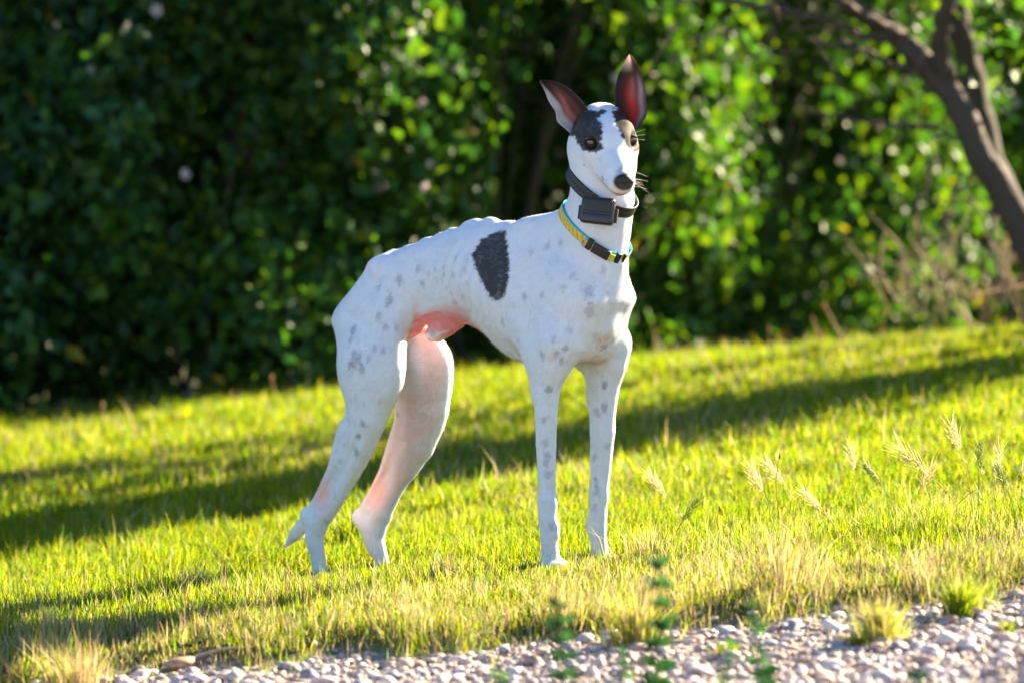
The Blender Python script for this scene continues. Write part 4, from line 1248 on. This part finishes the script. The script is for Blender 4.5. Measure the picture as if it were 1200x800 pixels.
# blurred green weeds standing on the gravel close to the lens
M_weed = leafy('weed_leaves', trans=.4, rough=.7, spec=.12, tcol=(1.0, 1.1, .5))
def weed(x, y, topz, nleaf, lsize, seed, label, colr=(.035, .105, .040), sprig=0):
    g = np.array([x, y, float(ground_z(np.array([x]), np.array([y]))[0]) - .002]); r = np.random.default_rng(seed)
    root = thing('weed', label, 'weed', tuple(g), 0)
    H_ = topz - g[2]; t = np.linspace(0, 1, 12)[:, None]
    bend = np.array([r.uniform(-.02, .02), r.uniform(-.03, .03), 0])
    P_ = t * np.array([0, 0, H_]) + t ** 2 * bend + np.sin(t * 9 + seed) * np.array([.003, .002, 0])
    mb = MB(); mb.tube(P_, np.linspace(.0034, .0014, 12), 6, np.array(colr) * .9); mb.build('stem', M_weed, root)
    lf = []
    for k in range(nleaf):
        u = .18 + .8 * (k + r.random() * .6) / nleaf; a = P_[min(int(u * 11), 11)]
        az = k * 2.4 + r.normal(0, .4); ln = lsize * r.uniform(.6, 1.15) * (1.15 - .5 * u); el = r.uniform(-.2, .75)
        d = np.array([math.cos(az) * math.cos(el), math.sin(az) * math.cos(el), math.sin(el)])
        s_ = np.cross(d, [0, 0, 1]); s_ /= np.linalg.norm(s_); nn_ = np.cross(s_, d)
        ro_ = r.uniform(-1.3, 1.3); s_, nn_ = s_ * math.cos(ro_) + nn_ * math.sin(ro_), nn_ * math.cos(ro_) - s_ * math.sin(ro_)
        w_ = ln * .33
        pts = [a, a + d * ln * .35 - s_ * w_, a + d * ln * .35 + nn_ * -.1 * ln, a + d * ln * .35 + s_ * w_, a + d * ln * .72 - s_ * w_ * .7 - nn_ * .03 * ln, a + d * ln * .72 + s_ * w_ * .7 - nn_ * .03 * ln, a + d * ln - nn_ * .1 * ln]
        mb = MB(); mb.add(pts, [(0, 2, 1), (0, 3, 2), (1, 2, 4), (2, 5, 4), (2, 3, 5), (4, 5, 6)], np.array(colr) * r.uniform(.8, 1.3)); mb.build('leaf', M_weed, root)
    return root
def weed_at(px, ptop, y, nleaf, ls, seed, label, **k):
    p = at_depth(px, ptop, y); return weed(p[0], y, p[2], nleaf, ls, seed, label, **k)
weed_at(771, 640, -2.35, 90, .036, 1, 'tall blurred green weed close to the lens at bottom centre')
weed_at(662, 688, -2.4, 70, .034, 2, 'blurred blue green weed left of the tall one near the lens')
weed_at(893, 690, -2.3, 34, .034, 3, 'sparse blurred weed with broad leaves right of the tall one', colr=(.04, .13, .04))
weed_at(845, 745, -2.3, 24, .034, 4, 'low blurred weed leaf cluster at the bottom edge right of centre', colr=(.045, .13, .035))
weed_at(1075, 785, -2.2, 14, .034, 5, 'low blurred green weed at the bottom edge far right')
weed_at(730, 755, -2.3, 34, .032, 6, 'low dark blurred weed between the two taller ones')
weed_at(578, 766, -2.3, 16, .032, 7, 'low blurred weed near the bottom edge left of centre', colr=(.05, .12, .03))
# a brown rootlike stick and a flat reddish stone on the left of the gravel
g = on_ground(232, 772, -.02); gz_ = float(ground_z(g[0:1], g[1:2])[0])
root = thing('stick', 'curved pale brown stick lying on the gravel at bottom left', 'stick', (g[0], g[1], gz_))
mb = MB(); t = np.linspace(0, 1, 14)[:, None]
mb.tube(np.array([-.02, 0, .012]) + t * np.array([.20, .03, 0]) + np.sin(t * 3.1) * np.array([0, 0, .022]) + np.sin(t * 8) * np.array([0, .006, 0]), np.linspace(.0035, .0012, 14), 8, (.46, .34, .22)); mb.build('wood', M_stone, root)
o = None
v, f = stone_geo(np.random.default_rng(77), .024, 14, 9)
o = mesh_obj('pebble', v * np.array([1.6, 1, .8]), f, M_stone, None, np.tile([.40, .24, .16], (len(v), 1))); o.location = (g[0] - .03, g[1] - .01, gz_ + .008)
tag(o, 'flat reddish brown stone beside the stick at bottom left', 'pebble')
# ================================================================ hedge, tree and what stands behind
M_leaf = leafy('hedge_leaves', trans=.42, rough=.50, spec=.38, tcol=(1.2, 1.2, .30), gain=1.35)
M_bark = None
M_bark, n_, l_, p_ = new_mat('bark')
at_ = n_.new('ShaderNodeAttribute'); at_.attribute_name = 'Col'
tc_ = n_.new('ShaderNodeTexCoord'); mp_ = n_.new('ShaderNodeMapping'); mp_.inputs['Scale'].default_value = (38, 38, 7); l_.new(tc_.outputs['Object'], mp_.inputs[0])
t_ = n_.new('ShaderNodeTexNoise'); t_.inputs['Scale'].default_value = 1; t_.inputs['Detail'].default_value = 7; l_.new(mp_.outputs[0], t_.inputs['Vector'])
b_ = n_.new('ShaderNodeBump'); b_.inputs['Strength'].default_value = .9; b_.inputs['Distance'].default_value = .02; l_.new(t_.outputs['Fac'], b_.inputs['Height']); l_.new(b_.outputs[0], p_.inputs['Normal'])
l_.new(at_.outputs['Color'], p_.inputs['Base Color']); p_.inputs['Roughness'].default_value = .85
LEAFG = np.array([[.035, .105, .012], [.055, .140, .010], [.080, .165, .010], [.030, .090, .022], [.110, .180, .010], [.040, .120, .028]])
def leaves(name, pos, size, seed, parent, greens=LEAFG, mat=M_leaf, kind='stuff', yellow=.02, normal_bias=None):
    r = np.random.default_rng(seed); n = len(pos)
    d = r.normal(0, 1, (n, 3)); d[:, 2] -= .5; d /= np.linalg.norm(d, axis=1)[:, None]
    u = r.normal(0, 1, (n, 3)); u[:, 2] += .6
    s = np.cross(d, u); s /= np.linalg.norm(s, axis=1)[:, None]
    nn_ = np.cross(s, d)
    L = (size * r.uniform(.55, 1.25, n))[:, None]
    w_ = L * r.uniform(.26, .36, (n, 1))
    V = np.stack([pos, pos + d * L * .45 - s * w_ + nn_ * w_ * .35, pos + d * L * .5, pos + d * L * .45 + s * w_ + nn_ * w_ * .35, pos + d * L - nn_ * L * .12], 1).reshape(-1, 3)
    k = (np.arange(n) * 5)[:, None]
    F = np.concatenate([k + [0, 2, 1], k + [0, 3, 2], k + [1, 2, 4], k + [2, 3, 4]]).astype(np.int32)
    cl = vnoise(pos, 2.3)
    c = greens[r.integers(0, len(greens), n)] * (.7 + .6 * cl)[:, None] * r.uniform(.75, 1.3, (n, 1))
    y = r.random(n) < yellow
    c[y] = np.array([.34, .27, .03]) * r.uniform(.6, 1.1, (y.sum(), 1))
    o = mesh_obj(name, V, F, mat, parent, np.repeat(c, 5, 0).clip(0, .9), smooth=False)
    if kind: o['kind'] = kind
    return o
def crown_points(r, centre, rad, n, clumps, shell=.45):
    """points gathered in leaf clumps inside an uneven ellipsoid"""
    d = r.normal(0, 1, (clumps, 3)); d /= np.linalg.norm(d, axis=1)[:, None]
    cc = d * (shell + (1 - shell) * r.random((clumps, 1)) ** .6)
    cr = r.uniform(.12, .30, clumps)
    k = r.integers(0, clumps, n)
    q = r.normal(0, 1, (n, 3)); q /= np.linalg.norm(q, axis=1)[:, None]
    p = cc[k] + q * (r.random((n, 1)) ** .5) * cr[k][:, None]
    return p * np.asarray(rad) + np.asarray(centre)
M_blos = leafy('pale_blossom', trans=.35, rough=.6, spec=.2, tcol=(1, .95, .95))
_blos_me = None
def blossom_mesh():
    global _blos_me
    if _blos_me is None:
        mb = MB()
        for k in range(5):
            a = 2 * math.pi * k / 5; d = np.array([math.cos(a), math.sin(a), .25]); s_ = np.array([-math.sin(a), math.cos(a), 0])
            mb.add([(0, 0, 0), d * .012 - s_ * .008, d * .012 + s_ * .008, d * .022 - s_ * .005 + [0, 0, .004], d * .022 + s_ * .005 + [0, 0, .004]], [(0, 1, 2), (1, 3, 4, 2)], (.62, .50, .52))
        mb.ellipsoid((0, 0, .003), (.004, .004, .004), None, 6, 4, (.7, .55, .2))
        o = mb.build('blossom', M_blos); _blos_me = o.data; bpy.data.objects.remove(o)
    return _blos_me
def shrub(x, y, hgt, rad, seed, label, nleaf=9000, nbl=8, lsize=.048, greens=LEAFG, yellow=.02):
    r = np.random.default_rng(seed)
    z = float(ground_z(np.array([x]), np.array([y]))[0])
    root = thing('shrub', label, 'shrub', (x, y, z), 0, 'shrubs of the flowering hedge')
    mb = MB()
    for k in range(9):
        a = r.uniform(0, 6.28); e = np.array([math.cos(a) * rad * .7, math.sin(a) * rad * .6, hgt * r.uniform(.65, .98)])
        t = np.linspace(0, 1, 9)[:, None]
        p = np.array([math.cos(a) * .06, math.sin(a) * .06, -.03]) + t ** 1.4 * e * np.array([1, 1, 0]) + t * e * np.array([0, 0, 1]) + np.cumsum(r.normal(0, .02, (9, 3)), 0) * t
        mb.tube(p, np.linspace(.009, .003, 9) * r.uniform(.7, 1.2), 6, np.array([.11, .085, .06]) * r.uniform(.8, 1.2))
        for j in range(4):
            b = p[r.integers(3, 8)]; d = r.normal(0, 1, 3); d[2] = abs(d[2]) * .6; d *= .35 / np.linalg.norm(d)
            mb.tube([b, b + d * .5 + [0, 0, .03], b + d], [.005, .0035, .0018], 5, np.array([.14, .10, .07]))
    mb.build('branch', M_bark, root)['kind'] = 'stuff'
    pos = crown_points(r, (0, 0, 0), (1, 1, 1), nleaf, 130, .45)
    m_ = np.abs(pos).max(1) / (np.linalg.norm(pos, axis=1) + 1e-6)
    pos = pos / (m_ ** .75)[:, None] * np.array([rad * .94, rad * .70, hgt * .52]) + np.array([0, 0, hgt * .50])
    pos[:, 2] = np.abs(pos[:, 2] - .0) + .0
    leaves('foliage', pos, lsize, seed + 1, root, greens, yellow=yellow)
    for k in range(nbl):
        a = r.uniform(-2.9, -.2); zz = r.uniform(.05, .75) ** 1.0 * min(hgt, 2.0)
        o = bpy.data.objects.new('blossom', blossom_mesh()); COL.objects.link(o); o.parent = root
        o.location = (math.cos(a) * rad * .92, math.sin(a) * rad * .80, zz)
        o.rotation_euler = (R(r.uniform(50, 120)), r.uniform(-.5, .5), r.uniform(-.8, .8)); s_ = r.uniform(.45, 1.05); o.scale = (s_, s_, s_)
    return root
LG_shade = LEAFG * np.array([.55, .72, 1.5])  # shade on the hedge's left end, put into the leaf colour
HEDGE = [(-3.7, 4.7), (-2.15, 5.2), (-1.05, 5.75), (-.1, 6.5), (.8, 7.6), (1.65, 8.8), (2.5, 10.2), (3.3, 11.6)]
for k, (h, rad, nl, nb, lb, yl) in enumerate([
    (2.6, 1.0, 9000, 2, 'dense dark shrub beyond the left edge of the lawn', .003),
    (2.7, 1.0, 20000, 9, 'darkest dense shrub at the left end of the hedge', .004),
    (2.6, 1.0, 20000, 9, 'dark shrub behind the rump with scattered pale blossoms', .008),
    (2.6, 1.0, 21000, 11, 'green shrub straight behind the dog with small pale flowers', .010),
    (2.5, 1.0, 21000, 12, 'sunlit shrub right of the head with bright leaves', .012),
    (2.5, 1.05, 20000, 14, 'sunlit flowering shrub behind the leaning trunk', .012),
    (2.6, 1.1, 13000, 6, 'shrub farther back at the right edge behind the leaning trunk', .010),
    (2.6, 1.1, 7000, 0, 'farthest shrub of the hedge beyond the right edge', .010)]):
    x, y = HEDGE[k]
    shrub(x, y, h, rad, 200 + k, lb, nl, nb, .068, LG_shade if x < -1.5 else (LEAFG * np.array([.8, .88, 1.2]) if x < -.9 else LEAFG), yl)  # painted shade in the leaf colour lessens towards the right
# a second, taller row behind, seen only through the gaps
r = np.random.default_rng(5)
pts = []
HX, HY = np.array(HEDGE).T
for k in range(13):
    x = -5.0 + k * .72; y = float(np.interp(x + .75, HX, HY)) + .85
    pts.append(crown_points(r, (x, y, 1.5), (1.0, .7, 1.9), 6500, 60, .0))
pts = np.concatenate(pts); pts[:, 2] = np.where(pts[:, 2] < -.3, -.3 + np.abs(pts[:, 2] + .3), pts[:, 2])
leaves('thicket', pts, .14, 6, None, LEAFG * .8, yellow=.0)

# ---- the leaning tree on the right
def limb_px(mb, pts, rad, c, n=12):
    mb.tube(np.array([at_depth(*q) for q in pts]), rad, n, c)
tb = at_depth(1262, 400, 4.15); tb[2] = float(ground_z(tb[0:1], tb[1:2])[0]) - .05
tree = thing('leaning_tree', 'brown many stemmed tree leaning in from the right edge with rough bark', 'tree', tuple(tb))
BK = np.array([.062, .041, .027])
def limb(name, pts, rad, seed, c=BK, parent=tree, n=14):
    r = np.random.default_rng(seed)
    P_ = np.array([tb if q is None else at_depth(*q) for q in pts]); m = 26
    t = np.linspace(0, 1, len(P_)); T = np.linspace(0, 1, m)
    Q = np.stack([np.interp(T, t, P_[:, i]) for i in range(3)], 1)
    k = np.array([1, 2, 3, 2, 1.]) / 9
    Q[2:-2] = np.stack([np.convolve(Q[:, i], k, 'valid') for i in range(3)], 1)
    Q[1:-1] += r.normal(0, .004, (m - 2, 3))
    rr = np.interp(T, t, rad) * (1 + .10 * (r.random(m) - .5))
    mb = MB(); mb.tube(Q - tb, rr, n, c)
    return mb.build(name, M_bark, parent)
limb('trunk', [None, (1228, 330, 4.2), (1190, 250, 4.2), (1148, 178, 4.2), (1108, 100, 4.25), (1062, 48, 4.3), (1000, 8, 4.35), (900, -60, 4.4), (780, -190, 4.4)], [.075, .052, .046, .042, .038, .034, .028, .022, .016], 1)
limb('trunk', [None, (1240, 330, 4.75), (1185, 250, 4.8), (1152, 170, 4.8), (1140, 90, 4.85), (1122, 20, 4.9), (1105, -80, 4.9), (1080, -320, 4.8)], [.075, .055, .046, .046, .042, .040, .036, .03], 2, BK * .8)
limb('limb', [(1108, 100, 4.25), (1100, 60, 4.2), (1112, 0, 4.1), (1150, -120, 4.0)], [.030, .026, .022, .015], 3)
for k, (pts, r0) in enumerate([([(1065, 50, 4.3), (1010, 40, 4.25), (950, 18, 4.2), (860, 2, 4.2), (790, -16, 4.2)], .014),
                               ([(1060, 45, 4.3), (1010, 15, 4.2), (960, -12, 4.1), (900, -10, 4.1)], .018),
                               ([(1090, 90, 4.25), (1050, 78, 4.2), (1005, 55, 4.15), (960, 50, 4.1)], .013),
                               ([(1100, 150, 4.4), (1060, 148, 4.5), (1000, 140, 4.6), (940, 128, 4.7)], .010),
                               ([(1150, 190, 4.3), (1120, 235, 4.3), (1098, 290, 4.3), (1106, 330, 4.25)], .007),
                               ([(1168, 220, 4.3), (1160, 290, 4.2), (1175, 330, 4.2), (1186, 372, 4.15)], .008),
                               ([(1130, 200, 4.6), (1105, 250, 4.6), (1118, 300, 4.6), (1142, 350, 4.5)], .006),
                               ([(1100, 180, 4.7), (1075, 240, 4.8), (1080, 300, 4.8)], .006)]):
    limb('branch', pts, np.linspace(r0, r0 * .45, len(pts)), 10 + k, BK * (1.1 if k < 4 else 1.9), n=8)
# small twigs hanging from the branches
r = np.random.default_rng(8)
mb = MB()
for k in range(45):
    a = at_depth(r.uniform(780, 1130), r.uniform(-60, 60), r.uniform(3.9, 4.7)) - tb
    d = r.normal(0, 1, 3) * np.array([1, .7, .6]); d[2] -= .5; d /= np.linalg.norm(d); L = r.uniform(.08, .25)
    mb.tube([a, a + d * L * .5 + r.normal(0, .01, 3), a + d * L], [.003, .002, .001], 5, np.array([.20, .14, .09]) * r.uniform(.7, 1.3))
mb.build('twig', M_bark, tree)['kind'] = 'stuff'
mb = MB()
for k in range(60):                                       # dry brush round its foot
    px_, py_, y_ = r.uniform(1040, 1235), r.uniform(330, 395), r.uniform(4.3, 5.2)
    a = at_depth(px_, py_, y_) - tb; L = r.uniform(.12, .40)
    d = np.array([r.normal(0, .45), r.normal(0, .3), 1.0]); d /= np.linalg.norm(d); c_ = d * L
    mb.tube([a, a + c_ * .5 + r.normal(0, .012, 3), a + c_ + np.array([r.normal(0, .08), 0, -.03])], [.0034, .0026, .0012], 5, np.array([.38, .25, .14]) * r.uniform(.6, 1.2))
mb.build('dry_brush', M_bark, tree)['kind'] = 'stuff'
crown = []
for (cx, cy, cz, rx, ry, rz, n) in [(1.2, 4.6, 3.0, 1.3, .9, .8, 8000), (2.6, 4.6, 3.6, 1.6, 1.3, 1.1, 9000), (1.15, 4.7, 1.75, .9, .5, .42, 2600), (1.5, 4.6, 1.25, .45, .4, .35, 500)]:
    crown.append(crown_points(r, (cx, cy, cz), (rx, ry, rz), n, 80, .2))
leaves('crown', np.concatenate(crown) - tb, .06, 9, tree, LEAFG * 1.1)

# a tall narrow shrub just outside the frame on the right; its shadow is the dark band across the lawn
x_, y_ = 2.75, 4.5; z_ = float(ground_z(np.array([x_]), np.array([y_]))[0])
root = thing('columnar_shrub', 'tall narrow dense shrub beyond the right edge of the lawn', 'shrub', (x_, y_, z_))
mb = MB(); mb.tube([(0, 0, -.05), (.02, 0, 1.2), (0, .02, 3.0)], [.05, .035, .01], 8, BK); mb.build('trunk', M_bark, root)
p_s = crown_points(r, (0, 0, 0), (1, 1, 1), 26000, 150, .0); p_s = p_s * np.array([.52, .52, 1.85]) + [0, 0, 1.75]; p_s[:, 2] = np.abs(p_s[:, 2]); p_s[:, :2] *= (1.05 - .16 * p_s[:, 2:3])
leaves('foliage', p_s, .055, 12, root, LEAFG)

# pale stone at the foot of the hedge on the right
g = on_ground(1110, 392); v, f = stone_geo(np.random.default_rng(70), .075, 16, 10)
o = mesh_obj('rock', v, f, M_stone, None, np.tile([.62, .56, .56], (len(v), 1))); o.location = (g[0], g[1] + .25, g[2] + .055)
tag(o, 'pale rounded stone at the foot of the hedge near the leaning tree', 'rock')
